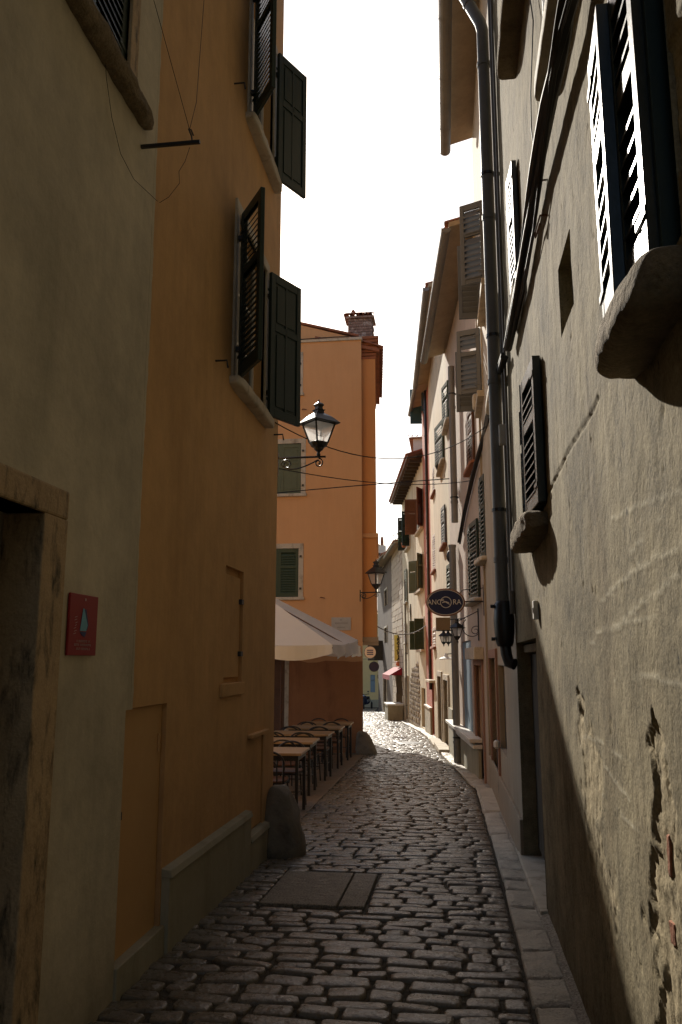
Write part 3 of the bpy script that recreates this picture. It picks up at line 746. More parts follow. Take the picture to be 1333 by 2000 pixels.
# ---- guard stones
def guard(name, label, x, y, r, h, seed, lean=(0, 0)):
    t = thing(name, label, 'guard stone', (x, y, gz(y)), 'guard stones at the house corners'); mb = MB()
    def fn(p):
        k = (p.z+1)/2; rr = r*(1.18-.58*k**1.25)
        return Vector((x+p.x*rr+lean[0]*k, y+p.y*rr+lean[1]*k, gz(y)-.05+(h+.05)*k))
    rough_block(mb, fn, 14, amp=.024, freq=7, power=3.4, seed=seed); part('stone', mb, M['guard_stone'], t, smooth=True)
guard('guard_stone', 'tall worn stone leaning on the corner of the orange house before the cafe tables', -1.60, 7.86, .20, .62, 1, (-.07, .1))
guard('guard_stone', 'worn stone at the foot of the far orange house corner, beyond the cafe tables', -1.98, 19.25, .22, .52, 2, (-.12, .15))
# ================================================================== FAR ORANGE HOUSE
YH = 19.5; XC = -2.10
WH = Wall(-9.0, YH, XC, YH, (0, -1)); uH = lambda px, py: WH.hit(px, py)
zc = uH(705, 664)[1]
fo = thing('orange_house', 'far orange house facing up the lane, with green shuttered windows and a brick chimney', 'house', (-5.5, YH+3, gz(YH)))
wins = []
for (xa, ya, xb, yb) in ((528, 868, 588, 964), (528, 1072, 583, 1166), (520, 700, 583, 768)):
    a, z1 = uH(xa, ya); b, z0 = uH(xb, yb); wins.append((b-1.0, b-.0, z0, z1))
ops = [(a, b, c, d, .16) for a, b, c, d in wins]
dr = (uH(470, 1400)[0], uH(556, 1400)[0], gz(YH), uH(540, 1284)[1]); ops.append((*dr, .2))
for (a, b, c, d) in list(wins): ops.append((a-2.6, b-2.6, c, d, .16))
mb = MB(); facade_quads(mb, WH, 0, WH.L, gz(YH)-.4, zc, ops)
g0 = gz(26)-.4; far_c = (-2.95, 25.2)
pts = [(XC, YH), far_c, (-9, 27.5), (-9, YH)]
for p, q in zip(pts[:3], pts[1:]): mb.quad(Vector((*p, g0)), Vector((*q, g0)), Vector((*q, zc)), Vector((*p, zc)))
mb.add([Vector((*p, zc)) for p in pts], [(0, 1, 2, 3)])
part('wall', mb, [M['orange_far'], M['dark_room']], fo)
# set-back upper gable behind the cornice
ga, gaz = WH.hit(575, 632, -.5); gb, gbz = WH.hit(690, 659, -.5); sl = (gaz-gbz)/(gb-ga)
mb = MB(); q0 = Vector((-9+ga-3.2, YH+.5, 0)); q1 = Vector((-9+gb, YH+.5, 0))
h0 = gaz+sl*1.1; qp = Vector((-9+ga-1.1, YH+.5, 0)); zl = h0-.9
tri = [(q0, zc), (q1, zc), (q1, gbz), (qp, h0), (q0, zl)]
A = [Vector((p.x, YH+.5, z)) for p, z in tri]; B = [Vector((p.x, YH+.8, z)) for p, z in tri]; mb.add(A+B, [(0, 1, 2, 3, 4), (9, 8, 7, 6, 5)]+[(k, (k+1) % 5, 5+(k+1) % 5, 5+k) for k in range(5)]); part('gable', mb, M['orange_far'], fo)
# roof
for (pa, za, pb, zb_) in ((qp, h0, q1, gbz), (q0, zl, qp, h0)):
    xa, xb = pa.x, pb.x+(.15 if pb is q1 else 0)
    mb = MB(); mb.hexa([Vector((xa, YH+.46, za+.005)), Vector((xb, YH+.46, zb_+.005)), Vector((xb, 25, zb_+.005)), Vector((xa, 25, za+.005)), Vector((xa, YH+.46, za+.06)), Vector((xb, YH+.46, zb_+.06)), Vector((xb, 25, zb_+.06)), Vector((xa, 25, za+.06))]); part('roof', mb, M['tile'], fo)
mb = MB(); mb.wbox(WH, 0, WH.L+.02, -.3, .05, zc, zc+.07); part('cornice', mb, M['stone_pale'], fo, bevel=.006)
mb = MB(); mb.tube([WH.P(3+i*.4, .07, zc+.075+.01*math.sin(i)) for i in range(10)], .012, 6); part('cornice_cable', mb, M['cable'], fo)
# jettied bay on the lane side
bx0, bx1, by0, by1 = XC, -1.77, YH+.22, 23.9
bz0 = atY(720, 1246, by0).z; bz1 = atY(720, 700, by0).z; band = atY(720, 1046, by0).z
mb = MB()
bxf = bx1*(by1/by0)
def bq(o, z): return [Vector((bx0-.8, by0-o, z)), Vector((bx1+o, by0-o, z)), Vector((bxf+o, by1+o, z)), Vector((bx0-.8, by1+o, z))]
mb.hexa(bq(0, bz0)+bq(0, bz1))
bay = part('bay', mb, M['orange_dark'], fo)
mb = MB(); mb.hexa(bq(.05, band-.06)+bq(.05, band+.05)); part('moulding', mb, M['orange_far'], bay, bevel=.01)
mb = MB(); mb.hexa(bq(.03, bz0-.10)+bq(.03, bz0+.02)); part('base_moulding', mb, M['soffit'], bay, bevel=.01)
# tiled eaves above the bay
bro = MB(); zt_ = atY(735, 690, by0).z
bro.hexa([Vector(v) for v in ((bx0-1.2, by0-.12, zt_+.42), (bx1+.12, by0-.12, zt_-.0), (bxf+.12, by1+.1, zt_), (bx0-1.2, by1+.1, zt_+.42),
                              (bx0-1.2, by0-.12, zt_+.50), (bx1+.12, by0-.12, zt_+.08), (bxf+.12, by1+.1, zt_+.08), (bx0-1.2, by1+.1, zt_+.50))])
br = part('bay_roof', bro, M['tile'], fo)
for i in range(20):
    for c in range(2):
        o = link('tile', tile_mesh(), br, Vector((bx1+(bxf-bx1)*i/20+.2-c*.36, by0-.05+i*.205, zt_+.10+c*.13))-absloc(br)); o.rotation_euler = (.36, 0, PI/2+.09+random.uniform(-.04, .04))
for k in range(7):      # corbelled courses under the eave, seen from below
    mb = MB(); zz = bz1-.02+k*.085; mb.hexa(bq(.015+.014*k, zz)+bq(.015+.014*k, zz+.07)); part('brick', mb, M['brick'], fo, bevel=.006)
# windows
for i, (a, b, c, d) in enumerate(wins):
    for off in (0, -2.6):
        surround(fo, WH, a+off, b+off, c, d, .12, M['stone_pale'], .02, (.07, .07))
        mm = M['green_grey'] if i != 1 else M['green_mid']
        ww = (b-a)/2-.01
        shutter(fo, WH, a+off+.01, -.02, c+.01, 1, 2, ww, d-c-.02, mm, subs=(off == 0), pitch=.06, style='panel' if i == 0 else 'slat')
        shutter(fo, WH, b+off-.01, -.02, c+.01, -1, 2, ww, d-c-.02, mm, subs=(off == 0), pitch=.06, style='panel' if i == 0 else 'slat')
        if off == 0:
            for zz in (c+.2, d-.2):
                mb = MB(); mb.wbox(WH, b+.03, b+.08, .02, .05, zz-.025, zz+.025); part('hinge', mb, M['black_iron'], fo)
for (px, py) in ((600, 800), (636, 1167)):
    a, z = uH(px, py); mb = MB(); mb.tube([WH.P(a-.12, .0, z), WH.P(a-.1, .06, z), WH.P(a, .07, z-.02)], .012, 6); part('shutter_catch', mb, M['rust'], fo)
surround(fo, WH, dr[0], dr[1], dr[2], dr[3], .10, M['stone_pale'], .025, None)
door_leaf(fo, WH, dr[0], dr[1], dr[2], dr[3], .08, M['brown_wood'], panels=3)
dzz = uH(640, 1292)[1]      # shade below the parasols, put into the wall colour as a darker strip
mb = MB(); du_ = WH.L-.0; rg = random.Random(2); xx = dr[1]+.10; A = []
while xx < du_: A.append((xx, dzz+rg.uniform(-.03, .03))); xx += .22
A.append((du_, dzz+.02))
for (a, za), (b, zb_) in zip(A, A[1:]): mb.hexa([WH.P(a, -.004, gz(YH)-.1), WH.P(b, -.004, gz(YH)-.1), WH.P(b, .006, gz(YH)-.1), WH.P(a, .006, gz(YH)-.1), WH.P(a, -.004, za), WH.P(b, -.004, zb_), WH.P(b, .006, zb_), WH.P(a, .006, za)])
part('painted_shade', mb, M['shaded_orange'], fo, label='lower part of the wall behind the tables, with the parasol shade painted in as darker brown')
# chimney of separate bricks with tile cap
ca = WH.hit(680, 660, -.9); cb = WH.hit(727, 660, -.9); ch_w = (cb[0]-ca[0]); cz0 = ca[1]-.15; cz1 = WH.hit(700, 622, -.9)[1]
cx0 = -9+ca[0]; cy0 = YH+.9
mb = MB(); mb.box(cx0+.03, cx0+ch_w-.03, cy0+.03, cy0+.5, cz0-.4, cz1); chim = part('chimney', mb, M['mortar'], fo)
nz = max(3, int((cz1-cz0+.3)/.075))
for k in range(nz):
    z = cz0-.3+k*(cz1-cz0+.3)/nz; hh = (cz1-cz0+.3)/nz-.012
    x = cx0-(.07 if k % 2 else 0)
    while x < cx0+ch_w-.01:
        x1 = min(x+.14, cx0+ch_w); mb = MB(); mb.box(max(x, cx0)+.005+random.uniform(-.004, .004), x1-.005, cy0+random.uniform(-.012, .008), cy0+.12, z, z+hh); part('brick', mb, M['chimney_brick'], chim)
        mb = MB(); mb.box(cx0+ch_w-.1, cx0+ch_w+random.uniform(0, .012), cy0+.13+(x-cx0)*.6, cy0+.22+(x-cx0)*.6, z, z+hh) if k % 2 else None
        if mb.v: part('brick', mb, M['chimney_brick'], chim)
        x += .14
mb = MB(); mb.box(cx0-.06, cx0+ch_w+.06, cy0-.06, cy0+.56, cz1, cz1+.05); part('cap_slab', mb, M['chimney_brick'], chim)
for i in range(6):
    o = link('tile', tile_mesh(), chim, Vector((cx0-.05+i*ch_w/5.0+.02, cy0-.10, cz1+.06))-absloc(chim)); o.rotation_euler = (.45, 0, random.uniform(-.15, .15))
    o = link('tile', tile_mesh(), chim, Vector((cx0-.05+i*ch_w/5.0+.02, cy0+.62, cz1+.06))-absloc(chim)); o.rotation_euler = (.45, 0, PI+random.uniform(-.15, .15))
mb = MB(); mb.lathe([(.07, 0), (.06, .06), (.03, .11), (.01, .13)], (cx0+.12, cy0+.2, cz1+.22), 10); part('finial', mb, M['tile'], chim)
# street name plaque
a, z1 = uH(648, 1206); b, z0 = uH(686, 1231)
pl = thing('name_plaque', 'small pale marble street name plaque on the far orange house', 'plaque', WH.P((a+b)/2, 0, z0))
mb = MB(); mb.wbox(WH, a, b, 0, .025, z0, z1); part('slab', mb, M['marble'], pl, bevel=.004)

# house hidden behind, whose roof throws the second shadow across the lane
WB = Wall(-8.6, 44, -5.25, 31.5, (1, .2))
rb = thing('rear_house', 'ochre house gable standing back behind the far orange house', 'house', (-7.5, 38, gz(38)))
mb = MB(); z1 = 4.2
q = [(-5.9, 33.0), (-6.3, 38.5), (-10, 38.5), (-10, 33.0)]
mb.hexa([Vector((*p, z)) for z in (gz(45)-.5, z1) for p in q]); mb.hexa([Vector(v) for v in ((-6.1, 33, z1), (-6.4, 38.5, z1), (-10, 38.5, z1), (-10, 33, z1), (-8, 33, z1+1.6), (-8.02, 38.5, z1+1.6), (-8.04, 38.5, z1+1.6), (-8.02, 33, z1+1.6))])
part('wall', mb, M['yellow_wall'], rb)

# ================================================================== YELLOW BUILDING CLOSING THE STREET
YY = 62.0
WY = Wall(-12, YY, 0, YY, (0, -1)); uY = lambda px, py: WY.hit(px, py)
zb = gz(YY)
aw = (uY(724, 1340)[0], uY(733, 1340)[0], uY(728, 1352)[1], uY(728, 1318)[1])
yb = thing('yellow_building', 'pale yellow building closing the end of the street, with a blue arched window', 'building', (-6, YY+3, zb))
mb = MB(); facade_quads(mb, WY, 0, 12, zb-.5, 5.2, [(aw[0], aw[1], aw[2], aw[3], .1)]); shell_quads(mb, WY, 0, 12, zb-.5, 5.2, 7); part('wall', mb, [M['yellow_wall'], M['blue_paint']], yb)
mb = MB(); c = (aw[0]+aw[1])/2; r = (aw[1]-aw[0])/2; n = 10
pr = [(aw[0], aw[2])] + [(c-r*math.cos(PI*k/n), aw[3]-r+r*math.sin(PI*k/n)) for k in range(n+1)] + [(aw[1], aw[2])]
A = [WY.P(u, .02, z) for u, z in pr]; B = [WY.P(u, -.05, z) for u, z in pr]
mb.add(A+B, [tuple(range(len(A)))]+[(i, (i+1) % len(A), len(A)+(i+1) % len(A), len(A)+i) for i in range(len(A))]); part('window', mb, M['blue_paint'], yb, label='tall blue arched window')
mb = MB(); mb.wbox(WY, 0, 12, 0, .06, zb-.2, zb+.55); part('plinth', mb, M['plinth'], yb)
mb = MB(); mb.wbox(WY, uY(738, 1320)[0], uY(741, 1320)[0], 0, .05, uY(738, 1325)[1], uY(738, 1318)[1]); part('letter_box', mb, M['brown_wood'], yb)
for k in range(3):
    z = uY(720, 1285+k*22)[1]; mb = MB(); mb.wbox(WY, 0, 12, 0, .02, z-.02, z+.02); part('string_course', mb, M['yellow_wall'], yb)
eave(yb, WY, 0, 12, 5.2, .4, back=6, courses=1, gut=False)

# ================================================================== CAFE: parasol, tables, chairs
def parasol(label, cx, cy, h, cz, az):
    ps = thing('parasol', label, 'parasol', (cx, cy, gz(cy)), 'cream cafe parasols')
    cn = [(cx+h, cy-h), (cx+h, cy+h), (cx-h, cy+h), (cx-h, cy-h)]
    ap = Vector((cx, cy, az)); zed = lambda i: Vector((*cn[i], cz[i]))
    mb = MB()
    for i in range(4):
        A, B = zed(i), zed((i+1) % 4); n = 12; m_ = 7; g = []
        for j in range(m_+1):
            row = []
            for k in range(n+1):
                t = k/n; e = A.lerp(B, t); e = e - Vector((0, 0, .14*t*(1-t))); p = ap.lerp(e, j/m_); p.z -= .08*math.sin(PI*j/m_)*4*t*(1-t) + .012*math.sin(j*2.1+k*1.3+i)*t*(1-t)*4; row.append(p)
            g.append(row)
        for j in range(m_):
            for k in range(n): mb.quad(g[j][k], g[j][k+1], g[j+1][k+1], g[j+1][k])
    part('canopy', mb, M['canvas'], ps, smooth=True)
    for i in range(4):
        mb = MB(); A, B = zed(i), zed((i+1) % 4); nrm = Vector((B.y-A.y, A.x-B.x, 0)).normalized(); nrm = nrm if nrm.dot(A-Vector((cx, cy, 0))) > 0 else -nrm; n = 30; sc = 3; T = []; Bt = []
        for k in range(n+1):
            t = k/n; e = A.lerp(B, t) - Vector((0, 0, .14*t*(1-t))) + nrm*.004; T.append(e); dp = .13+.09*abs(math.sin(PI*t*sc)); Bt.append(e-Vector((0, 0, dp))+nrm*(.02+.035*math.sin(t*23+i)))
        for k in range(n): mb.quad(T[k], T[k+1], Bt[k+1], Bt[k])
        part('valance', mb, M['canvas'], ps, smooth=True)
    for i in range(4):
        for e in (zed(i), zed(i).lerp(zed((i+1) % 4), .5)): mb = MB(); mb.tube([ap-Vector((0, 0, .10)), e-Vector((0, 0, .05))], .011, 5); part('rib', mb, M['brown_wood'], ps)
    mb = MB(); mb.tube([Vector((cx, cy, gz(cy))), ap-Vector((0, 0, .05))], .024, 10); part('pole', mb, M['brown_wood'], ps)
    mb = MB(); mb.lathe([(.03, 0), (.05, .04), (.02, .12)], ap-Vector((0, 0, .02)), 10); part('finial', mb, M['brown_wood'], ps)
    mb = MB(); mb.box(cx-.3, cx+.3, cy-.3, cy+.3, gz(cy), gz(cy)+.09); part('base', mb, M['concrete'], ps, bevel=.01)
h = 1.68; cy = 13.9
parasol('large cream canvas parasol with a scalloped edge over the nearer cafe tables', -3.45, cy, h, [atY(631, 1259, cy-h).z, atY(697, 1250, cy+h).z, 2.05, 1.95], 2.98)
cy = 17.75; h = 1.55
parasol('second cream parasol, mostly hidden behind the larger one, close to the far orange wall', -3.68, cy, h, [atY(668, 1258, cy-h).z, atY(690, 1262, cy+h).z, 2.0, 2.0], 2.55)
# tables
def make_table():
    t = thing('cafe_table', 'x', 'table', (0, 0, 0), 'cafe tables in a row at the edge of the lane')
    mb = MB(); mb.box(-.62, .42, -.35, .35, .715, .745); o = part('table_top', mb, M['table_top'], t, bevel=.004)
    mb = MB(); mb.box(-.58, .38, -.31, .31, .655, .714); part('frame', mb, M['black_iron'], t)
    for (x, y) in ((-.56, -.29), (.36, -.29), (.36, .29), (-.56, .29)):
        mb = MB(); mb.box(x-.018, x+.018, y-.018, y+.018, 0, .66); part('leg', mb, M['black_iron'], t)
    return t
def make_chair():      # faces +Y in its own frame (back rest at -Y)
    t = thing('cafe_chair', 'x', 'chair', (0, 0, 0), 'dark bistro chairs at the cafe tables')
    mb = MB(); rough_block(mb, lambda p: Vector((p.x*.205, p.y*.20, .452+p.z*.014)), 6, amp=0, power=5); part('seat', mb, M['brown_wood'], t, smooth=True)
    mb = MB(); mb.tube([Vector((-.19, .18, .43)), Vector((.19, .18, .43)), Vector((.19, -.18, .43)), Vector((-.19, -.18, .43)), Vector((-.19, .18, .43))], .011, 6); part('seat_frame', mb, M['black_iron'], t)
    for x in (-.18, .18):
        mb = MB(); mb.tube([Vector((x*1.12, .20, 0)), Vector((x, .175, .43))], .012, 6); part('leg', mb, M['black_iron'], t)
        mb = MB(); mb.tube([Vector((x*1.1, -.235, 0)), Vector((x, -.18, .43))], .012, 6); part('leg', mb, M['black_iron'], t)
    n = 14; pts = [Vector((-.18, -.18, .43)), Vector((-.19, -.20, .62))]
    pts += [Vector((-.19*math.cos(PI*k/n), -.22-.03*math.sin(PI*k/n), .665+.125*math.sin(PI*k/n))) for k in range(n+1)] + [Vector((.19, -.20, .62)), Vector((.18, -.18, .43))]
    mb = MB(); mb.tube(pts, .013, 7); bk = part('backrest', mb, M['black_iron'], t, smooth=True)
    mb = MB(); pts = [Vector((-.11, -.19, .44))] + [Vector((-.11*math.cos(PI*k/n), -.215-.02*math.sin(PI*k/n), .60+.09*math.sin(PI*k/n))) for k in range(n+1)] + [Vector((.11, -.19, .44))]
    mb.tube(pts, .009, 6); part('inner_hoop', mb, M['black_iron'], t, smooth=True)
    mb = MB(); mb.tube([Vector((-.185, .185, .22)), Vector((.185, .185, .22))], .008, 5); mb.tube([Vector((-.185, .18, .2)), Vector((-.185, -.21, .2))], .008, 5); mb.tube([Vector((.185, .18, .2)), Vector((.185, -.21, .2))], .008, 5)
    part('stretcher', mb, M['black_iron'], t)
    return t
TB = make_table(); CHR = make_chair()
tl = ['nearest cafe table, just beyond the worn guard stone at the orange corner', 'second cafe table from the near guard stone', 'middle one of the five cafe tables', 'fourth cafe table, last but one before the far orange house',
      'last cafe table, against the wall of the far orange house']
ts = [(597, 1462, 10.25), (618, 1443, 12.2), (648, 1430, 14.1), (670, 1418, 16.1), (688, 1411, 17.9)]
cl = ['nearest', 'second', 'third', 'fourth', 'last']; first = True; firstc = True
for i, (px, py, Y) in enumerate(ts):
    xe = atY(px, py, Y).x
    t = TB if first else copy_tree(TB); first = False
    t.location = (xe-.42, Y, gz(Y)+.028); t.rotation_euler = (0, 0, random.uniform(-.03, .03)); t['label'] = tl[i]
    for (dy, rz, lab) in ((-.52, 0, 'dark bistro chair on the near side of the %s cafe table'), (.52, PI, 'dark bistro chair on the far side of the %s cafe table')):
        for dx, w_ in ((.0, ''), (-.50, ', further from the lane')):
            if dx and i in (0,): continue
            c = CHR if firstc else copy_tree(CHR); firstc = False
            c.location = (xe-.34+dx+random.uniform(-.03, .03), Y+dy+random.uniform(-.03, .03), gz(Y+dy)+.028); c.rotation_euler = (0, 0, rz+random.uniform(-.12, .12))
            c['label'] = (lab % ['nearest', 'second', 'middle', 'fourth', 'last'][i]) + (w_ if dx else ', next to the lane' if i else '')
# ================================================================== RIGHT SIDE: near plaster house
WR = Wall(XR, -8, XR, 8.0, (-1, 0)); R = lambda px, py, d=0.0: WR.hit(px, py, d)
ZR = 11.5
rh_ = thing('plastered_house', 'tall weathered grey-brown plastered house with rough stone sills, sunlit along the right of the lane', 'house', (XR, 0, 0))
dru = (R(1057, 1500)[0], R(1014, 1500)[0]); dzt = R(1018, 1272)[1]; dz1_ = R(1050, 1245)[1]
# windows
A0, A1 = R(1265, 490, .06)[0], R(1190, 655, .06)[0]; AZ = R(1190, 655, .06)[1]      # big shuttered window
AZt = AZ+1.0
B0, B1 = R(1047, 800, .05)[0], R(1015, 800, .05)[0]; BZ = R(1046, 996, .05)[1]; BZt = R(1040, 703, .05)[1]
C0_, C1_ = 6.0+8, 6.62+8; CZ = 4.55; CZt = CZ+1.05
V0, V1 = R(1118, 560)[0], R(1092, 560)[0]; VZ0, VZ1 = R(1104, 640)[1], R(1100, 492)[1]
D0, D1, DZ = 3.15+8, 3.9+8, 4.70; E0, E1, EZ = 5.0+8, 5.75+8, 6.32
AN = A0-.10
rops = [(dru[0], dru[1], -.2, dz1_, .20), (AN, A1-.03, AZ, AZt, .12), (B0+.02, B1-.05, BZ, BZt, .10), (C0_, C1_, CZ, CZt, .12), (V0, V1, VZ0, VZ1, .22), (D0, D1, DZ, DZ+1.4, .12), (E0, E1, EZ, EZ+1.4, .12)]
def gridwall(W, u0, u1, z0, z1, res, holes, name, m, parent):
    nu = int((u1-u0)/res)+1; nz = int((z1-z0)/res)+1
    us = np.linspace(u0, u1, nu); zs = np.linspace(z0, z1, nz)
    # snap grid lines to the edges of the openings
    for h in holes:
        for e in h[:2]:
            if u0 < e < u1: us[np.argmin(abs(us-e))] = e
        for e in h[2:4]:
            if z0 < e < z1: zs[np.argmin(abs(zs-e))] = e
    U, Z = np.meshgrid(us, zs)
    Y = U-8
    d = .014*(fbm(Y*.9, Z*.9, 3)-.5) + .004*(fbm(Y*5, Z*5, 5)-.5) + .0022*(fbm(Y*18, Z*18, 8)-.5)
    d += .004*(fbm(Y*9, Z*1.2, 21)-.5)
    dmg = np.zeros_like(U); scr = np.zeros_like(U)
    def polymask(pts, widths, wob, seed):
        P = [R(*p) for p in pts]; best = np.full(U.shape, 9.0)
        for (a, b, wa, wb) in zip(P, P[1:], widths, widths[1:]):
            ax, az = a; bx, bz = b; dx, dz = bx-ax, bz-az; L2 = dx*dx+dz*dz+1e-9
            t = np.clip(((U-ax)*dx+(Z-az)*dz)/L2, 0, 1)
            wd = wa+(wb-wa)*t
            dist = np.sqrt(((U-ax-t*dx)*.42)**2+(Z-az-t*dz)**2)/wd
            best = np.minimum(best, dist)
        best = best + wob*(fbm(U*9, Z*9, seed)-.5)*2 + wob*.6*(fbm(U*28, Z*28, seed+3)-.5)*2
        return np.clip((1.0-best)*5, 0, 1)
    m1 = polymask([(1276, 1392), (1283, 1440), (1288, 1500), (1296, 1570), (1300, 1650), (1312, 1730), (1318, 1850), (1345, 2050)], [.012, .05, .045, .05, .06, .10, .14, .2], .55, 41)
    m2 = polymask([(1134, 1392), (1138, 1440), (1152, 1480), (1156, 1600), (1168, 1680), (1182, 1760), (1192, 1850)], [.02, .07, .13, .10, .13, .09, .05], .7, 57)
    m3 = polymask([(1128, 1352), (1134, 1378)], [.03, .05], .6, 61)
    m4 = polymask([(1325, 60), (1318, 200), (1330, 300)], [.05, .08, .05], .6, 63)
    # small chips and pits
    pit = np.clip((fbm(Y*13, Z*13, 77)-.80)*14, 0, 1)
    dmg = np.maximum.reduce([m1, m2*.9, m3, m4, pit*.7])
    rub = fbm(Y*30, Z*30, 91)
    d -= np.maximum(m1, m4)*(.012+.016*(rub-.4)) + m2*(.004+.011*(rub-.4)) + m3*.012 + pit*.006
    # cracks
    def crack(pts, seed, wd=.006, dep=.012):
        P = [R(*p) for p in pts]; best = np.full(U.shape, 9.0); wob = .03*(fbm(U*6, Z*6, seed)-.5)
        for a, b in zip(P, P[1:]):
            dx, dz = b[0]-a[0], b[1]-a[1]; L2 = dx*dx+dz*dz+1e-9
            t = np.clip(((U-a[0])*dx+(Z+wob-a[1])*dz)/L2, 0, 1); best = np.minimum(best, np.sqrt((U-a[0]-t*dx)**2+(Z+wob-a[1]-t*dz)**2))
        return np.clip(1-best/(wd*2), 0, 1)*dep
    d -= crack([(1168, 775), (1150, 815), (1110, 885), (1062, 985)], 5, .007, .016)
    d -= crack([(1108, 900), (1116, 1010), (1114, 1120)], 9, .004, .006)
    # long light scratches, raised lips of trowelled plaster
    for (p, q, s_) in (((1150, 1260), (1333, 1120), 1), ((1165, 1235), (1333, 1190), 2), ((1190, 1150), (1333, 1060), 3), ((1170, 1180), (1250, 1100), 4), ((1180, 1460), (1232, 1487), 6), ((1176, 1550), (1275, 1650), 7), ((1240, 1320), (1333, 1335), 8),
                       ((1110, 1430), (1180, 1452), 9), ((1195, 1010), (1333, 960), 10), ((1230, 1080), (1300, 1000), 12), ((1200, 1330), (1290, 1322), 13), ((1180, 1495), (1230, 1560), 14)):
        k = crack([p, q], 100+s_, .0048, 1.4)*np.clip((fbm(U*4, Z*4, 200+s_)-.38)*7, 0, 1); k = np.clip(k, 0, 1)
        scr = np.maximum(scr, k*.8); d += k*.0018
    xyz = np.stack([W.o.x + W.n.x*d, U-8, Z], -1).reshape(-1, 3)
    ii = np.arange(nu*nz).reshape(nz, nu)
    uc = (us[:-1]+us[1:])/2; zc_ = (zs[:-1]+zs[1:])/2; UC, ZC = np.meshgrid(uc, zc_); keep = np.ones(UC.shape, bool)
    for h in holes: keep &= ~((UC > h[0]) & (UC < h[1]) & (ZC > h[2]) & (ZC < h[3]))
    q = np.stack([ii[:-1, :-1], ii[:-1, 1:], ii[1:, 1:], ii[1:, :-1]], -1)[keep]
    me = bpy.data.meshes.new(name); me.vertices.add(nu*nz); me.vertices.foreach_set('co', xyz.ravel().astype(np.float32))
    nf = len(q); me.loops.add(nf*4); me.loops.foreach_set('vertex_index', q.ravel().astype(np.int32)); me.polygons.add(nf)
    me.polygons.foreach_set('loop_start', np.arange(0, nf*4, 4, dtype=np.int32)); me.polygons.foreach_set('use_smooth', np.ones(nf, bool))
    me.update(calc_edges=True)
    for an, ar in (('damage', dmg), ('scratch', scr)):
        at = me.attributes.new(an, 'FLOAT', 'POINT'); at.data.foreach_set('value', ar.ravel().astype(np.float32))
    me.materials.append(m)
    me.transform(Matrix.Translation(-absloc(parent))); return link(name, me, parent)
gridwall(WR, 9.7, 16.0, -.25, 9.2, .0135, rops, 'wall', M['render_wall'], rh_)
mb = MB(); facade_quads(mb, WR, 0, 9.7, -.3, ZR, []); facade_quads(mb, WR, 9.7, 16, 9.2, ZR, [])
for o_ in rops: reveal_quads(mb, WR, *o_)
shell_quads(mb, WR, 0, 16, -.3, ZR, 6); part('wall', mb, [M['render_wall'], M['dark_room']], rh_)
eave(rh_, WR, 0, 16, ZR, .35, back=6.2, courses=1)
# exposed bricks in the broken plaster
for (px, py, l, h) in ((1302, 1672, .03, .12), (1309, 1822, .05, .06)):
    u, z = R(px, py); mb = MB(); rough_block(mb, lambda p: WR.P(u+p.x*l/2, -.019+p.y*.014, z+p.z*h/2), 5, amp=.004, freq=22, power=10, seed=int(px)); part('brick', mb, M['brick'], rh_, smooth=True)
# --- door in its recess
mb = MB(); mb.wbox(WR, dru[0]+.01, dru[1]-.005, -.19, -.06, dzt-.01, dz1_-.02); part('lintel', mb, M['stone_rough'], rh_, bevel=.01)
mb = MB(); mb.wbox(WR, dru[1]-.13, dru[1]-.003, -.19, -.03, -.15, dzt-.012); part('door_jamb', mb, M['plinth'], rh_, bevel=.008)
door_leaf(rh_, WR, dru[0], dru[1]-.13, gz(6)+.06, dzt-.012, .14, M['dark_wood'], planks=9)
mb = MB(); q = []; t0, t1 = dru[0]-.05, dru[1]-.05
mb.hexa([WR.P(u, d, gz(u-8)+z) for z in (-.1, .055) for (u, d) in ((t0, -.19), (t1, -.19), (t1, .05), (t0, .05))]); part('doorstep', mb, M['stone_pale'], rh_, bevel=.012)
# --- big window: two louvred leaves nearly shut, frame, massive sill
lw = (A1-A0)/2
shutter(rh_, WR, A1, .055, AZ+.005, -1, 4, lw+.015, AZt-AZ, M['green_black'], pitch=.075, th=.044, dep=.068, tl=52)
shutter(rh_, WR, A0-.005, .035, AZ+.005, 1, 1, lw+.02, AZt-AZ, M['green_black'], pitch=.075, th=.046, dep=.068, tl=52)
mb = MB(); mb.wbox(WR, A0-.03, A0-.006, -.115, .03, AZ, AZt+.02); part('window_frame', mb, M['green_dark'], rh_, bevel=.003)
for zz in (AZ+.1, AZ+.45, AZ+.85):
    mb = MB(); mb.wbox(WR, A1-.01, A1+.025, .02, .07, zz, zz+.03); part('hinge', mb, M['black_iron'], rh_)
mb = MB(); s0, s1 = A0-.15, A1-.02; zs_ = AZ-.015
rough_block(mb, lambda p: WR.P((s0+s1)/2+p.x*(s1-s0)/2, .02+p.y*(.12-.02*p.z), zs_-.09+p.z*.09), 24, amp=.010, freq=7, power=3.6, seed=8)
part('sill', mb, M['stone_rough'], rh_, smooth=True, label='massive rough rounded stone sill under the big louvred window')
# --- small louvred window and its stone sill
shutter(rh_, WR, B1, .03, BZ, -1, 5, (B1-B0)/2, BZt-BZ, M['green_black'], pitch=.06, th=.035, dep=.075, tl=45)
shutter(rh_, WR, B0, .035, BZ, 1, 3, (B1-B0)/2, BZt-BZ, M['green_black'], pitch=.06, th=.05, dep=.08, tl=45)
sb0 = R(1072, 1030)[0]; mb = MB(); sbz = (R(1060, 992)[1]+R(1060, 1062)[1])/2
rough_block(mb, lambda p: WR.P(sb0+.60+p.x*.60, .05+p.y*.115, sbz-.01+p.z*(.085+.01*p.y)), 18, amp=.010, freq=12, power=3.6, seed=12)
part('sill', mb, M['stone_rough'], rh_, smooth=True, label='short rounded stone sill under the small louvred window')
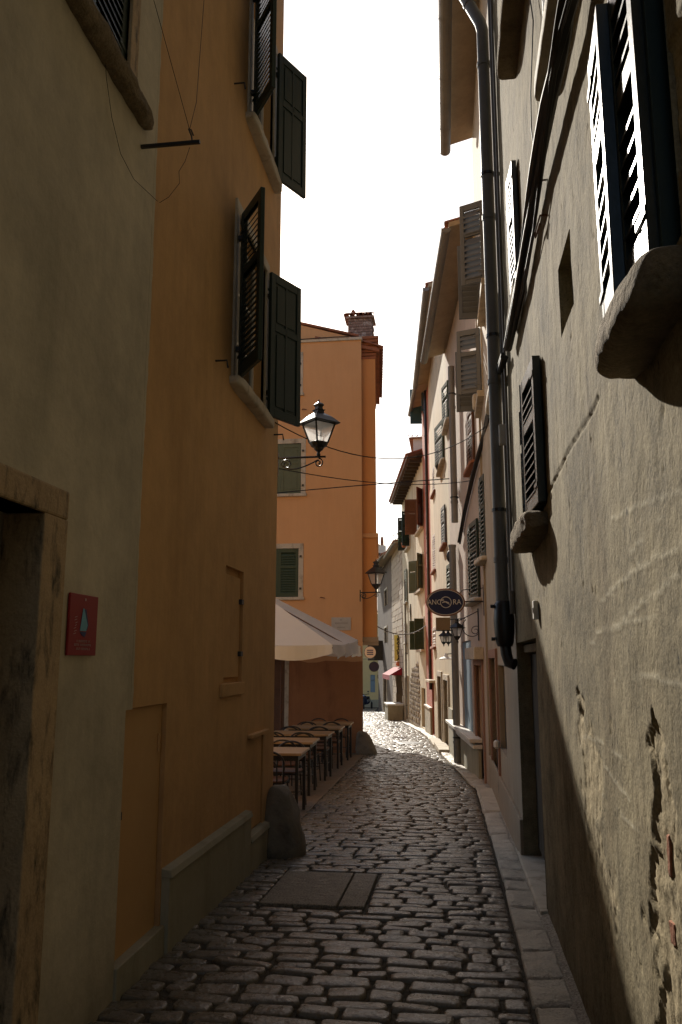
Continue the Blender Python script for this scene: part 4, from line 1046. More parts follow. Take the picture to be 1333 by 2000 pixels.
# --- window high by the drainpipe, two more upper windows with stone sills
for (a, b, z, hh, mm) in ((C0_, C1_, CZ, 1.05, M['grey_paint']), (D0, D1, DZ, 1.4, M['green_black']), (E0, E1, EZ, 1.4, M['teal_paint'])):
    w_ = (b-a)/2
    if a == E0:
        shutter(rh_, WR, b, .03, z+.01, -1, 12, w_, hh-.02, mm, pitch=.06); shutter(rh_, WR, a, .03, z+.01, 1, 8, w_, hh-.02, mm, pitch=.06); casement(rh_, WR, a, b, z, z+hh, .06)
    else:
        shutter(rh_, WR, b, .03, z+.01, -1, 4, w_, hh-.02, mm, pitch=.06); shutter(rh_, WR, a, .03, z+.01, 1, 4, w_, hh-.02, mm, pitch=.06)
mb = MB(); rough_block(mb, lambda p: WR.P((D0+D1)/2+p.x*.47, .04+p.y*.07, DZ-.05+p.z*.05), 8, amp=.004, power=7); part('sill', mb, M['stone_pale'], rh_, smooth=True, label='smooth pale stone sill high up beside the cable bundle')
mb = MB(); rough_block(mb, lambda p: WR.P((E0+E1)/2+p.x*.52, .06+p.y*.09, EZ-.06+p.z*.06), 8, amp=.005, power=7); part('sill', mb, M['stone_rough'], rh_, smooth=True)
mb = MB(); mb.wbox(WR, C0_-.1, C1_+.1, -.02, .08, CZ-.09, CZ); part('sill', mb, M['stone_rough'], rh_, bevel=.01)
# --- iron clips on the wall
for (px, py) in ((1065, 447), (1062, 380)):
    u, z = R(px, py); mb = MB(); mb.tube([WR.P(u-.12, .0, z+.02), WR.P(u-.12, .04, z+.02), WR.P(u+.06, .05, z+.02), WR.P(u+.09, .05, z), WR.P(u+.06, .05, z-.02), WR.P(u-.10, .04, z-.02)], .006, 6); part('wall_clip', mb, M['rust'], rh_)
db = thing('doorbell', 'small white doorbell box above the dark recessed doorway', 'doorbell', WR.P(*(lambda q: (q[0], 0, q[1]))(R(1052, 1196))))
u, z = R(1052, 1210); mb = MB(); mb.wbox(WR, u-.05, u+.03, 0, .035, z, z+.13); part('case', mb, M['white_paint'], db, bevel=.006)
mb = MB(); mb.wbox(WR, u-.03, u+.01, .035, .04, z+.05, z+.08); part('button', mb, M['zinc'], db)

# ================================================================== cables on the facades
def cable(name, label, pts, r, group=None, m='cable', loops=1, spread=0.0):
    t = MB(); P = [Vector(p) for p in pts]; out = []
    for i in range(len(P)-1):
        for k in range(8): out.append(P[i].lerp(P[i+1], k/8))
    out.append(P[-1])
    rn = random.Random(len(name)+int(r*1e4))
    for j in range(loops):
        ph = rn.uniform(0, 6); off = [Vector((math.sin(i*.09+ph), 0, math.cos(i*.07+ph*1.7)))*spread for i in range(len(out))]
        t.tube([p+o for p, o in zip(out, off)], r if loops == 1 else r*(.55+.35*rn.random()), 7)
    o = part(name, t, M[m], None, smooth=True); return tag(o, label, 'cable', group)
W2a = Wall(.60, 8.0, .55, 13.2, (-1, 0)); W2b = Wall(.55, 13.2, .0, 19.0, (-1, 0))
cpts = []
for (px, py, d) in ((1150, -150, .06), (1112, 0, .07), (1095, 90, .08), (1072, 200, .08), (1050, 330, .07), (1033, 440, .06), (1015, 560, .06), (993, 680, .06)):
    u, z = R(px, py, d); cpts.append(WR.P(u, d, z))
cable('cable_bundle', 'thick bundle of black cables crossing the sunlit wall below the upper windows', cpts, .030, None, loops=7, spread=.020)
cpts = [WR.P(*(lambda q, d=d: (q[0], d, q[1]))(R(px, py, d))) for (px, py, d) in ((1128, -60, .09), (1098, 60, .09), (1080, 160, .09), (1061, 330, .05), (1045, 450, .05), (1022, 560, .05), (998, 660, .05))]
cable('cable_bundle', 'thin pair of cables running beside the thick black bundle', cpts, .008, None, loops=2, spread=.01)
c2 = []
for (px, py, W_) in ((985, 695, WR), (963, 770, W2a), (945, 850, W2b), (925, 925, W2b), (908, 1000, W2b), (897, 1060, W2b)):
    q = W_.hit(px, py, .06); c2.append(W_.P(q[0], .06, q[1]))
cable('cable_bundle', 'black cable bundle slanting down the pinkish house to the second drainpipe', c2, .026, None, loops=5, spread=.018)
cpts = [WR.P(*(lambda q, d=d: (q[0], d, q[1]))(R(px, py, d))) for (px, py, d) in ((1030, -40, .03), (1042, 40, .03), (1037, 180, .03), (1038, 250, .03), (1049, 330, .03))]
cable('thin_wire', 'hair-thin wire hanging down the plastered wall above the clips', cpts, .004)

# ================================================================== drainpipes
dp = thing('drainpipe', 'big dark grey drainpipe on the boundary of the plastered house, with a cast iron shoe', 'drainpipe', (XR-.08, 8.0, gz(8)+1.6))
XP = XR-.115; 
def onX(px, py, X=XP): p = atX(px, py, X); return p
yP = atX(972, 900, XP).y; zbot = atY(985, 1180, yP).z; ztop = atY(947, 60, yP).z
pipe(dp, [Vector((XP, yP, zbot)), Vector((XP, yP, ztop)), Vector((XP-.02, yP+.02, ztop+.12)), atY(902, -15, yP+.3)], .064, M['zinc'], 'pipe')
mb = MB(); cx_, cy_ = XP+.01, yP
mb.lathe([(.070, .03), (.09, 0), (.100, -.16), (.095, -.26), (.085, -.36), (.07, -.40)], (cx_, cy_, zbot), 14); part('shoe', mb, M['black_iron'], dp, smooth=True)
mb = MB(); mb.tube([Vector((cx_, cy_, zbot-.36)), Vector((cx_+.01, cy_-.01, zbot-.47)), Vector((cx_+.03, cy_-.03, zbot-.55)), Vector((cx_+.08, cy_-.06, zbot-.565))], .054, 12); part('spout', mb, M['black_iron'], dp, smooth=True)
for k, dz in enumerate((-.02, -.33)):
    mb = MB(); mb.tube([Vector((cx_-.09, cy_-.02, zbot+dz)), Vector((cx_-.125, cy_-.02, zbot+dz))], .018, 8); part('bolt', mb, M['black_iron'], dp)
for zz in (zbot+.9, zbot+2.7, zbot+4.5):
    mb = MB(); mb.lathe([(.072, 0), (.072, .03)], (XP, yP, zz), 14); mb.box(XP, XR, yP-.012, yP+.012, zz, zz+.03); part('bracket', mb, M['black_iron'], dp)
mb = MB(); mb.tube([Vector((XR-.03, yP-.10, zbot-.1)), Vector((XR-.03, yP-.10, ztop+1))], .026, 8); mb.tube([Vector((XR-.03, yP-.30, zbot+.1)), Vector((XR-.03, yP-.30, ztop+.2))], .014, 8); part('conduit', mb, M['zinc'], dp, smooth=True)
mb = MB(); b_ = atY(981, 850, yP-.15); mb.box(b_.x-.03, b_.x+.05, b_.y-.05, b_.y+.02, b_.z-.1, b_.z+.1); part('junction_box', mb, M['white_stone'], dp, bevel=.006)
# ================================================================== RIGHT ROW
def flat_window(root, W, xn, xf, yt, yb, m, ang=4, slat=True, sill=True, sillm=None, d=.03, sproj=.12, frame=False, subs=False, pitch=.07, sth=.09):
    """window seen edge-on: near/far picture x, top and bottom picture y at its near edge"""
    a, z1 = W.hit(xn, yt, d); _, z0 = W.hit(xn, yb, d); b = W.hit(xf, (yt+yb)/2, d)[0]
    w_ = (b-a)/2
    shutter(root, W, b, d, z0, -1, ang, w_, z1-z0, m, subs=subs, pitch=pitch); shutter(root, W, a, d, z0, 1, ang, w_, z1-z0, m, subs=subs, pitch=pitch)
    if sill:
        mb = MB(); rough_block(mb, lambda p: W.P((a+b)/2+p.x*((b-a)/2+.12), sproj*.4+p.y*sproj*.6, z0-sth/2+p.z*sth/2), 5, amp=.004, power=5, seed=int(xn)); part('sill', mb, sillm or M['stone_pale'], root, smooth=True)
    return a, b, z0, z1
def wr_open(W, xn, xf, yt, yb, d=0.0):
    a, z1 = W.hit(xn, yt, d); _, z0 = W.hit(xn, yb, d); b = W.hit(xf, (yt+yb)/2, d)[0]; return a, b, z0, z1
# ---- taupe house (8 - 12.8)
H2 = atY(865, 288, 13.2).z
o1 = wr_open(W2a, 971, 962, 1285, 1525); o2 = wr_open(W2a, 984, 976, 1300, 1470)
o1 = (o1[0], o1[1], gz(11.5)+.05, o1[3], .16)
h2a = house('tall_house', 'tall taupe house with grey open shutters high up, just beyond the big drainpipe', W2a, 0, W2a.L, H2, 6, [o1, (o2[0]-.1, o2[1], o2[2], o2[3], .12)], M['taupe'])
W2a_ = W2a
door_leaf(h2a, W2a, o1[0], o1[1], o1[2], o1[3], .10, M['dark_wood'], planks=5)
surround(h2a, W2a, o1[0], o1[1], gz(11.5), o1[3], .12, M['pink_wood'], .03, None, name='door_frame')
door_leaf(h2a, W2a, o2[0]-.1, o2[1], o2[2], o2[3], .07, M['green_black'], panels=2, handle=False)
mb = MB(); mb.wbox(W2a, o1[0]-.15, o1[1]+.15, 0, .22, gz(11.5)-.1, gz(11.5)+.06); part('doorstep', mb, M['stone_pale'], h2a, bevel=.01)
flat_window(h2a, W2a, 968, 957, 560, 760, M['grey_paint'])
for (px, py0, py1) in ((975, 1440, 1500), (978, 1510, 1560)):
    u, z1 = W2a.hit(px, py0); z0 = W2a.hit(px, py1)[1]; mb = MB(); mb.tube([W2a.P(u, .012, z0), W2a.P(u+.05, .02, (z0+z1)/2), W2a.P(u, .012, z1)], .015, 6); part('wall_wire', mb, M['black_iron'], h2a)
ug = W2a.hit(979, 1462)[0]; zg = W2a.hit(979, 1462)[1]; mb = MB(); mb.lathe([(.02, 0), (.04, .02), (.04, .08), (.02, .1)], W2a.P(ug, .05, zg), 10); part('lamp_bulb', mb, M['white_stone'], h2a)
mb = MB(); mb.wbox(W2a, 0, W2a.L, 0, .03, -.6, gz(10)+.42); part('plinth', mb, M['taupe'], h2a, bevel=.006)
eave(h2a, W2a, -.3, W2a.L+.0, H2+.02, .42, slope=.28, back=6.4, courses=3, gr=.095, gdrop=.10)
# ---- pinkish house (12.8 - 17.5)
zA = 9.0
od = wr_open(W2b, 943, 932, 1300, 1520); od = (od[0], od[1], gz(15)+.05, od[3], .14)
ob = wr_open(W2b, 920, 905, 1250, 1430, 0); ob = (ob[0], ob[1], ob[2], ob[3], .08)
h2b = house('pinkish_house', 'pinkish-beige house with green louvred windows, carrying the oval dark blue sign', W2b, 0, W2b.L, zA, 6.5, [od, ob], M['pinkish'])
door_leaf(h2b, W2b, od[0], od[1], od[2], od[3], .09, M['pink_wood'], panels=3)
surround(h2b, W2b, od[0], od[1], gz(15), od[3], .10, M['pink_wood'], .03, None, name='door_frame')
mb = MB(); mb.wbox(W2b, od[0]-.2, od[1]+.15, 0, .16, od[3]+.10, od[3]+.30); part('door_hood', mb, M['stone_pale'], h2b, bevel=.012)
mb = MB(); mb.wbox(W2b, od[0]-.2, od[1]+.2, 0, .26, gz(15)-.1, gz(15)+.06); part('doorstep', mb, M['stone_pale'], h2b, bevel=.01)
mb = MB(); mb.wbox(W2b, ob[0]+.01, ob[1]-.01, -.07, -.03, ob[2], ob[3]-.01); bs = part('shop_shutter', mb, M['blue_paint'], h2b, label='faded blue-grey boarded shop window')
for k in range(6):
    w_ = (ob[1]-ob[0]-.02)/6; mb = MB(); mb.wbox(W2b, ob[0]+.012+k*w_, ob[0]+.006+(k+1)*w_, -.03, -.012, ob[2]+.02, ob[3]-.03); part('plank', mb, M['blue_paint'], bs)
sa, sz = W2b.hit(926, 1440, .1); sb = W2b.hit(895, 1405, .1)[0]
for (dz, pr) in ((0, .16), (-.10, .10)):
    mb = MB(); mb.wbox(W2b, sa-.2, W2b.L-.05, -.02, pr+.04, sz+dz-.075, sz+dz-.01); part('sill', mb, M['white_stone'], h2b, bevel=.01, label='long white stone ledge under the shop window')
mb = MB(); mb.wbox(W2b, sa-.15, W2b.L-.02, 0, .05, gz(18)-.2, sz-.18); part('plinth', mb, M['plinth'], h2b)
# projecting grey shutters
gp = M['grey_paint']
def open_window(root, W, un, uf, z0, z1, wn, wf, an, af, m, glass=True, subs=True, pitch=.075, sill=True):
    shutter(root, W, un, .03, z0, 1, an, wn, z1-z0, m, subs=subs, pitch=pitch); shutter(root, W, uf, .03, z0, -1, af, wf, z1-z0, m, subs=subs, pitch=pitch)
    surround(root, W, un+.02, uf-.02, z0, z1, .08, M['stone_pale'], .02, (.10, .10) if sill else None)
    mb = MB(); mb.wbox(W, un+.02, uf-.02, .002, .012, z0, z1); part('pane', mb, M['glass'], root)
q = atY(925, 575, 10.5)
open_window(h2a, W2a, 2.1, 3.3, q.z, q.z+1.14, .34, .33, 66, 92, gp, pitch=.08)
q2 = atY(920, 772, 12.4)
open_window(h2a, W2a, 4.1, 5.08, q2.z-.05, q2.z+.98, .37, .36, 70, 92, gp, pitch=.08)
q3 = W2a.hit(934, 785, .05); mb = MB(); rough_block(mb, lambda p: W2a.P(q3[0]+p.x*.10, .07+p.y*.07, q3[1]+p.z*.13), 4, amp=.01, power=4); part('corbel', mb, M['stone_pale'], h2a, smooth=True)
flat_window(h2b, W2b, 923, 912, 792, 905, M['brown_wood'], sillm=M['brick'])
flat_window(h2b, W2b, 946, 938, 925, 1090, M['green_dark'], sproj=.16, subs=True)
flat_window(h2b, W2b, 932, 916, 1012, 1168, M['green_dark'], sproj=.16, subs=True)
zz = W2b.hit(938, 1080)[1]
mb = MB(); mb.wbox(W2b, 0, .04, 0, .03, gz(13), zA); part('render_edge', mb, M['taupe'], h2b)
eave(h2b, W2b, -.1, W2b.L+.3, zA, .45, slope=.28, back=6.4, courses=3, gr=.085)
# ---- cream house (17.5 - 25.2)
W3 = Wall(.0, 19.0, -.60, 26.3, (-1, 0))
z3 = atY(815, 775, 27.5).z
of = wr_open(W3, 877, 870, 1330, 1470); of = (of[0], of[1], gz(20)+.05, of[3], .14)
of2 = wr_open(W3, 864, 858, 1322, 1440); of2 = (of2[0], of2[1], gz(23.5)+.05, of2[3], .14)
h3 = house('cream_house', 'cream house with slatted windows and two street doors, beyond the pale drainpipe', W3, 0, W3.L, z3+.1, 6.5, [of, of2], M['cream'])
for q in (of, of2): door_leaf(h3, W3, q[0], q[1], q[2], q[3], .09, M['brown_wood'], panels=2); surround(h3, W3, q[0], q[1], q[2]-.1, q[3], .14, M['stone_pale'], .04, None, name='door_frame'); 
for q in (of, of2):
    mb = MB(); mb.wbox(W3, q[0]-.2, q[1]+.2, 0, .28, q[2]-.2, q[2]+.04); part('doorstep', mb, M['stone_pale'], h3, bevel=.01)
mb = MB(); mb.wbox(W3, .05, of[0]-.2, 0, .04, gz(18)-.3, gz(18)+1.0); part('plinth', mb, M['plinth'], h3)
flat_window(h3, W3, 875, 868, 742, 822, M['green_mid'], ang=9)
flat_window(h3, W3, 865, 856, 818, 900, M['green_mid'], ang=9)
flat_window(h3, W3, 869, 863, 985, 1062, M['grey_paint'], sillm=M['brick'])
flat_window(h3, W3, 880, 874, 1100, 1180, M['green_mid'])
mb = MB(); 
eave(h3, W3, 0, W3.L, z3, .38, slope=.25, back=6.4, courses=3, gr=.085, soff='soffit')
# ---- red house (25.2 - 27.6)
W4 = Wall(-.60, 26.3, -.92, 29.2, (-1, 0))
z4 = z3
oq = wr_open(W4, 851, 845, 1335, 1450); oq = (oq[0], oq[1], gz(26)+.05, oq[3], .15)
h4 = house('red_house', 'narrow brick-red house between the two cream houses', W4, 0, W4.L, z4, 6.5, [oq], M['red_wall'])
door_leaf(h4, W4, *oq[:4], .1, M['dark_wood'], panels=2); mb = MB(); mb.wbox(W4, oq[0]-.1, oq[1]+.1, 0, .2, oq[3]+.02, oq[3]+.1); part('door_hood', mb, M['stone_pale'], h4, bevel=.01)
mb = MB(); pz = W4.hit(840, 1382)[1]; mb.wbox(W4, oq[1]+.02, W4.L+.05, 0, .07, gz(28)-.3, pz); part('plinth', mb, M['plinth'], h4); mb = MB(); mb.wbox(W4, oq[1]+.01, W4.L+.06, 0, .10, pz, pz+.05); part('plinth_cap', mb, M['white_stone'], h4)
for (yt, yb) in ((905, 958), (1040, 1112), (1225, 1262)): flat_window(h4, W4, 852, 846, yt, yb, M['white_paint'], sillm=M['brick'], sproj=.14)
ts_ = atY(822, 825, 28.6); mb = MB()
shutter(h4, W4, 2.5, .03, ts_.z, -1, 92, .42, atY(822, 757, 28.6).z-ts_.z, M['teal_paint'], subs=False, label='dark teal shutter standing open under the eaves'); shutter(h4, W4, 1.3, .03, ts_.z, 1, 165, .42, atY(822, 757, 28.6).z-ts_.z, M['teal_paint'], subs=False)
eave(h4, W4, 0, W4.L+.2, z4-.02, .38, slope=.25, back=6.4, courses=3)
# ---- old cream house (27.6 - 36)
W5 = Wall(-.92, 29.2, -2.24, 38.3, (-1, 0))
z5 = atY(779, 985, 38.3).z
ok = wr_open(W5, 831, 824, 1345, 1425); ok = (ok[0], ok[1], gz(29)+.05, ok[3], .2)
ok2 = wr_open(W5, 798, 793, 1325, 1400); ok2 = (ok2[0], ok2[1], gz(35)+.05, ok2[3], .2)
h5 = house('old_cream_house', 'old streaked cream house whose plaster has fallen from the rubble wall near the ground', W5, 0, W5.L, z5, 6.5, [ok, ok2], M['cream_old'])
for q in (ok, ok2): door_leaf(h5, W5, *q[:4], .12, M['dark_wood'], planks=4)
surround(h5, W5, ok2[0], ok2[1], ok2[2]-.1, ok2[3], .12, M['stone_pale'], .04, None, name='door_frame')
# exposed rubble: individual rough stones
def rubble_patch(root, W, poly, name='stone', m='rubble', seed=1, sz=.22, mx=260):
    rr = random.Random(seed); P = [W.hit(*p) for p in poly]
    u0, u1 = min(p[0] for p in P), max(p[0] for p in P); z0, z1 = min(p[1] for p in P), max(p[1] for p in P)
    def inside(u, z):
        c = False; n = len(P)
        for i in range(n):
            (a, b), (c_, d) = P[i], P[i-1]
            if (b > z) != (d > z) and u < (c_-a)*(z-b)/(d-b)+a: c = not c
        return c
    mb = MB(); mb.add([W.P(u, .012, z) for u, z in P], [tuple(range(len(P)))]); bk = part('rubble_bed', mb, M['mortar'], root)
    z = z0; n = 0
    while z < z1:
        h = sz*rr.uniform(.4, .7); u = u0
        while u < u1:
            l = sz*rr.uniform(.7, 1.5)
            if inside(u+l/2, z+h/2) and n < mx:
                q = MB(); c = (u+l/2, z+h/2); ww = [rr.uniform(.8, 1.0) for _ in range(8)]; ds = rr.uniform(.02, .05)
                ring = [(c[0]+l/2*.95*math.cos(2*PI*k/8+.39)*1.08*ww[k], c[1]+h/2*.95*math.sin(2*PI*k/8+.39)*1.08*ww[k]) for k in range(8)]
                A = [W.P(a, .0, b) for a, b in ring]; B = [W.P(c[0]+(a-c[0])*.8, ds, c[1]+(b-c[1])*.8) for a, b in ring]
                q.add(A+B, [tuple(range(8, 16))]+[(k, (k+1) % 8, 8+(k+1) % 8, 8+k) for k in range(8)]); part(name, q, M[m], bk); n += 1
            u += l+.015
        z += h+.012
    return bk
rubble_patch(h5, W5, [(821, 1432), (800, 1418), (802, 1340), (806, 1305), (812, 1302), (817, 1290), (821, 1340)], seed=4, sz=.34)
# shutters, windows of the old cream house
def jump(W, px, d=0): return W.hit(px, 1290, d)[0]
def win5(xn, xf, yt, yb, m, an=92, af=92, root=h5, W=W5, sill=True, wd=None):
    a, z1 = W.hit(xn, yt); z0 = W.hit(xn, yb)[1]; b = W.hit(xf, yt)[0]; w_ = wd or .42
    surround(root, W, a, b, z0, z1, .08, M['stone_pale'], .02, (.14, .09) if sill else None, sm=M['stone_pale'])
    mb = MB(); mb.wbox(W, a, b, .002, .01, z0, z1); part('pane', mb, M['glass'], root)
    shutter(root, W, a, .03, z0, 1, an, w_, z1-z0, m, subs=False); shutter(root, W, b, .03, z0, -1, af, w_, z1-z0, m, subs=False)
win5(826, 815, 955, 1030, M['brown_wood'], an=150, af=96, wd=.46)
win5(826, 815, 1082, 1150, M['green_grey'], an=150, af=140)
win5(829, 819, 1208, 1268, M['green_mid'], an=100, af=100, wd=.34)
flat_window(h5, W5, 795, 791, 1110, 1175, M['green_grey'])
flat_window(h5, W5, 794, 790, 1215, 1255, M['white_paint'])
win5(800, 794, 1000, 1068, M['green_dark'], an=120, af=95, wd=.36)
mb = MB(); u, z1 = W5.hit(803, 1180); z0 = W5.hit(804, 1212)[1]; mb.tube([W5.P(u, .01, z0), W5.P(u-.05, .03, (z0+z1)/2), W5.P(u, .01, z1)], .03, 6); part('iron_tie', mb, M['black_iron'], h5)
eave(h5, W5, 0, W5.L, z5, .55, slope=.32, back=6.4, courses=3, soff='brown_wood', gut=False)
for k in range(15):
    u = .3+k*W5.L/15.5; mb = MB(); mb.wbox(W5, u-.05, u+.05, -.05, .46, z5-.13, z5-.02); part('rafter', mb, M['dark_wood'], h5)
# ---- white chimney-like attic with tiled roof above the old cream house
wa = thing('roof_turret', 'whitewashed attic turret with a dark tiled cap rising above the old cream house', 'turret', (-.4, 34, z5))
p0 = atY(808, 900, 33.5); p1 = atY(834, 856, 33.5); mb = MB()
mb.box(p0.x, p0.x+2.2, 33.5, 36.5, z5-.3, p1.z); part('wall', mb, M['white_stone'], wa)
mb = MB(); mb.hexa([Vector(v) for v in ((p0.x-.18, 33.3, p1.z), (p0.x+2.4, 33.3, p1.z), (p0.x+2.4, 36.7, p1.z), (p0.x-.18, 36.7, p1.z), (p0.x-.1, 34.6, p1.z+.40), (p0.x+2.3, 34.6, p1.z+.40), (p0.x+2.3, 35.4, p1.z+.40), (p0.x-.1, 35.4, p1.z+.40))]); tr = part('roof', mb, M['tile'], wa)
for i in range(11):
    o = link('tile', tile_mesh(), tr, Vector((p0.x-.15+i*.2, 33.22, p1.z+.02))-absloc(tr)); o.rotation_euler = (.3, 0, 0); o.scale = (1.1, 1.6, 1.3)
# ---- stone block house (36 - 41)
W6 = Wall(-2.24, 38.3, -3.10, 43.5, (-1, 0))
z6b = atY(766, 1090, 43.5).z
h6 = thing('stone_house', 'house of squared pale stone blocks with a yellow vertical sign and a red awning', 'house', (-2.5, 38.5, gz(38)))
ad = wr_open(W6, 787, 775, 1318, 1400); ad = (ad[0], ad[1], gz(38), ad[3], .3)
mb = MB(); facade_quads(mb, W6, 0, W6.L, gz(41)-.5, z6b, [ad]); shell_quads(mb, W6, 0, W6.L, gz(41)-.5, z6b, 6); part('wall', mb, [M['mortar'], M['dark_room']], h6)
mb = MB(); mb.hexa([W6.P(u, d, z) for (z_) in (0,) for (u, d, z) in ((0, 0, z6b), (W6.L, 0, z6b), (W6.L, -.4, z6b), (0, -.4, z6b), (0, 0, z6b+.5), (W6.L, 0, z6b+.06), (W6.L, -.4, z6b+.06), (0, -.4, z6b+.5))]); part('gable', mb, M['block'], h6)
rr = random.Random(5); z = gz(39)-.1; row = 0; n = 0
while z < z6b-.05:
    h = rr.uniform(.24, .34); h = min(h, z6b-z); u = -(.3 if row % 2 else 0)
    while u < W6.L:
        l = rr.uniform(.38, .72); a, b = max(u, 0.0), min(u+l, W6.L)
        if b-a > .05 and not (ad[0]-.03 < (a+b)/2 < ad[1]+.03 and z < ad[3]) and n < 298:
            mb = MB(); e = rr.uniform(.012, .035); mb.wbox(W6, a+.012, b-.012, .0, e, z+.012, z+h-.012); part('block', mb, M['block'], h6); n += 1
        u += l
    z += h; row += 1
eave(h6, W6, 0, W6.L, z6b+.06, .35, slope=.2, back=6, courses=2, gut=True)
mb = MB(); mb.wbox(W6, -.1, 1.6, .05, .75, gz(36.5)-.3, gz(36.5)+.62); part('stoop', mb, M['plinth'], h6, bevel=.01)
mb = MB(); mb.wbox(W6, -.12, 1.62, .03, .78, gz(36.5)+.62, gz(36.5)+.70); part('stoop_cap', mb, M['white_stone'], h6, bevel=.01)
# ---- weathered dark house (41 - 51)
W7 = Wall(-3.10, 43.5, -4.77, 53.6, (-1, 0)); z7 = atY(752, 1100, 47).z
ow7 = [wr_open(W7, 757, 752, 1150, 1180), wr_open(W7, 757, 752, 1225, 1255), wr_open(W7, 756, 750, 1320, 1392)]
h7 = house('weathered_house', 'dark weathered timber-stained house at the far end of the right row', W7, 0, W7.L, z7, 6, [(a, b, max(c, gz(45)), d, .15) for a, b, c, d in ow7], M['weathered'])
for a, b, c, d in ow7: surround(h7, W7, a, b, max(c, gz(45)), d, .1, M['stone_pale'], .04, None)
eave(h7, W7, 0, W7.L, z7, .5, slope=.3, back=6, courses=2, gut=True)
mb = MB(); a = jump(W7, 757); b = jump(W7, 748); s0 = W7.hit(752, 1250)[1]; s1 = W7.hit(752, 1290)[1]
mb.wbox(W7, b-.2, b+.1, .0, .9, s1, s0); part('balcony_box', mb, M['dark_wood'], h7)
for (px, pt, r) in ((747, 1055, .10), (740, 1070, .16)):
    p = atY(px, 1105, 50); t = atY(px, pt, 50); mb = MB(); mb.box(p.x-.22, p.x+.22, 49.8, 50.3, z7-.2, t.z-.35); c7 = part('chimney', mb, M['white_stone'], h7)
    mb = MB(); mb.lathe([(r, 0), (r*.9, .5), (r*.5, .62)], (p.x, 50.05, t.z-.4), 10); part('chimney_pot', mb, M['tile'], c7)

# ================================================================== smaller drainpipes
def wall_pipe(name, label, W, px, yt, yb, r, m='zinc', d=.08, kink=None):
    u = W.hit(px, (yt+yb)/2, d)[0]; z1 = W.hit(px, yt, d)[1]; z0 = W.hit(px, yb, d)[1]; z0 = max(z0, gz(W.P(u, 0, 0).y)+.02)
    t = thing(name, label, 'drainpipe', W.P(u, d, z0), 'drainpipes down the right row of houses')
    pts = [W.P(u, d, z0), W.P(u, d, z1)]
    if kink: pts += [W.P(u, d+kink, z1+abs(kink))]
    pipe(t, pts, r, M[m], 'pipe', 2.0)
    z = z0+.5
    while z < z1: mb = MB(); p = W.P(u, d, z); mb.lathe([(r*1.15, 0), (r*1.15, .03)], p, 12); mb.wbox(W, u-.01, u+.01, 0, d, z, z+.03); part('bracket', mb, M['black_iron'], t); z += 2.2
    return t
wall_pipe('drainpipe', 'pale grey drainpipe between the pinkish and the cream house, passing the dark blue sign', W3, 889, 1060, 1495, .075, d=.09)
wall_pipe('drainpipe', 'upper length of grey drainpipe ending halfway down the cream house', W3, 885, 700, 1028, .07, d=.09)
wall_pipe('drainpipe', 'black drainpipe beside the brick-red house, ending above its plinth', W5, 836, 700, 1345, .06, 'black_iron', d=.10)
wall_pipe('drainpipe', 'thin grey drainpipe near the far end of the old cream house', W5, 793, 1130, 1400, .04, d=.08)
# ================================================================== signs
Ys = 13.5
cA = atY(870.5, 1176.5, Ys); ra = (atY(908, 1176, Ys).x-atY(833, 1176, Ys).x)/2; rb_ = (atY(870, 1150, Ys).z-atY(870, 1203, Ys).z)/2
an = thing('oval_sign', 'oval dark blue ANCORA sign hanging from a bracket over the lane', 'sign', cA)
def ellipse_plate(c, a, b, th, n=48, sc_=1.0):
    mb = MB(); P = []
    for y_ in (-th/2, th/2): P += [Vector((c.x+a*sc_*math.cos(2*PI*k/n), c.y+y_, c.z+b*sc_*math.sin(2*PI*k/n))) for k in range(n)]
    mb.add(P, [tuple(range(n)), tuple(reversed(range(n, 2*n)))]+[(k, (k+1) % n, n+(k+1) % n, n+k) for k in range(n)]); return mb
part('panel', ellipse_plate(cA, ra*.97, rb_*.96, .03), M['navy'], an)
def ring(c, a, b, r, n=48): return [Vector((c.x+a*math.cos(2*PI*k/n), c.y, c.z+b*math.sin(2*PI*k/n))) for k in range(n+1)]
mb = MB(); mb.tube(ring(cA, ra*.97, rb_*.96, 0), .017, 8); part('rim', mb, M['copper'], an, smooth=True)
mb = MB(); mb.tube(ring(cA+Vector((0, -.012, 0)), ra*.93, rb_*.91, 0), .006, 6); part('line', mb, M['sign_grey'], an)
sc = ra/.31
FM = lambda p: frame_mat(p, (1, 0, 0), (0, 0, 1))
text_on('lettering', 'ANC', .118*sc, M['sign_grey'], an, FM(cA+Vector((-.178*sc, -.022, 0))), sx=.88, depth=.003); text_on('lettering', 'RA', .118*sc, M['sign_grey'], an, FM(cA+Vector((.185*sc, -.022, 0))), sx=.92, depth=.003)
cc = cA+Vector((.007*sc, -.022, 0)); mb = MB(); mb.tube(ring(cc, .087*sc, .087*sc, 0), .006, 6)
part('emblem_ring', mb, M['sign_grey'], an)
mb = MB(); k = sc
mb.tube([cc+Vector((-.068*k, 0, .04*k)), cc+Vector((.062*k, 0, -.035*k))], .006*k, 6); mb.tube([cc+Vector((-.075*k, 0, .018*k)), cc+Vector((-.055*k, 0, .048*k)), cc+Vector((-.03*k, 0, .05*k))], .005*k, 6)
mb.tube([cc+Vector((-.06*k, 0, -.005*k)), cc+Vector((-.03*k, 0, .0)), cc+Vector((0, 0, .012*k)), cc+Vector((.03*k, 0, -.002*k)), cc+Vector((.05*k, 0, -.01*k))], .007*k, 6); part('anchor_mark', mb, M['sign_grey'], an)
uu = W2b.hit(940, 1176)[0]; wx = lambda Y: .55-.0948*(Y-13.2)
mb = MB(); X1 = wx(Ys)+.02
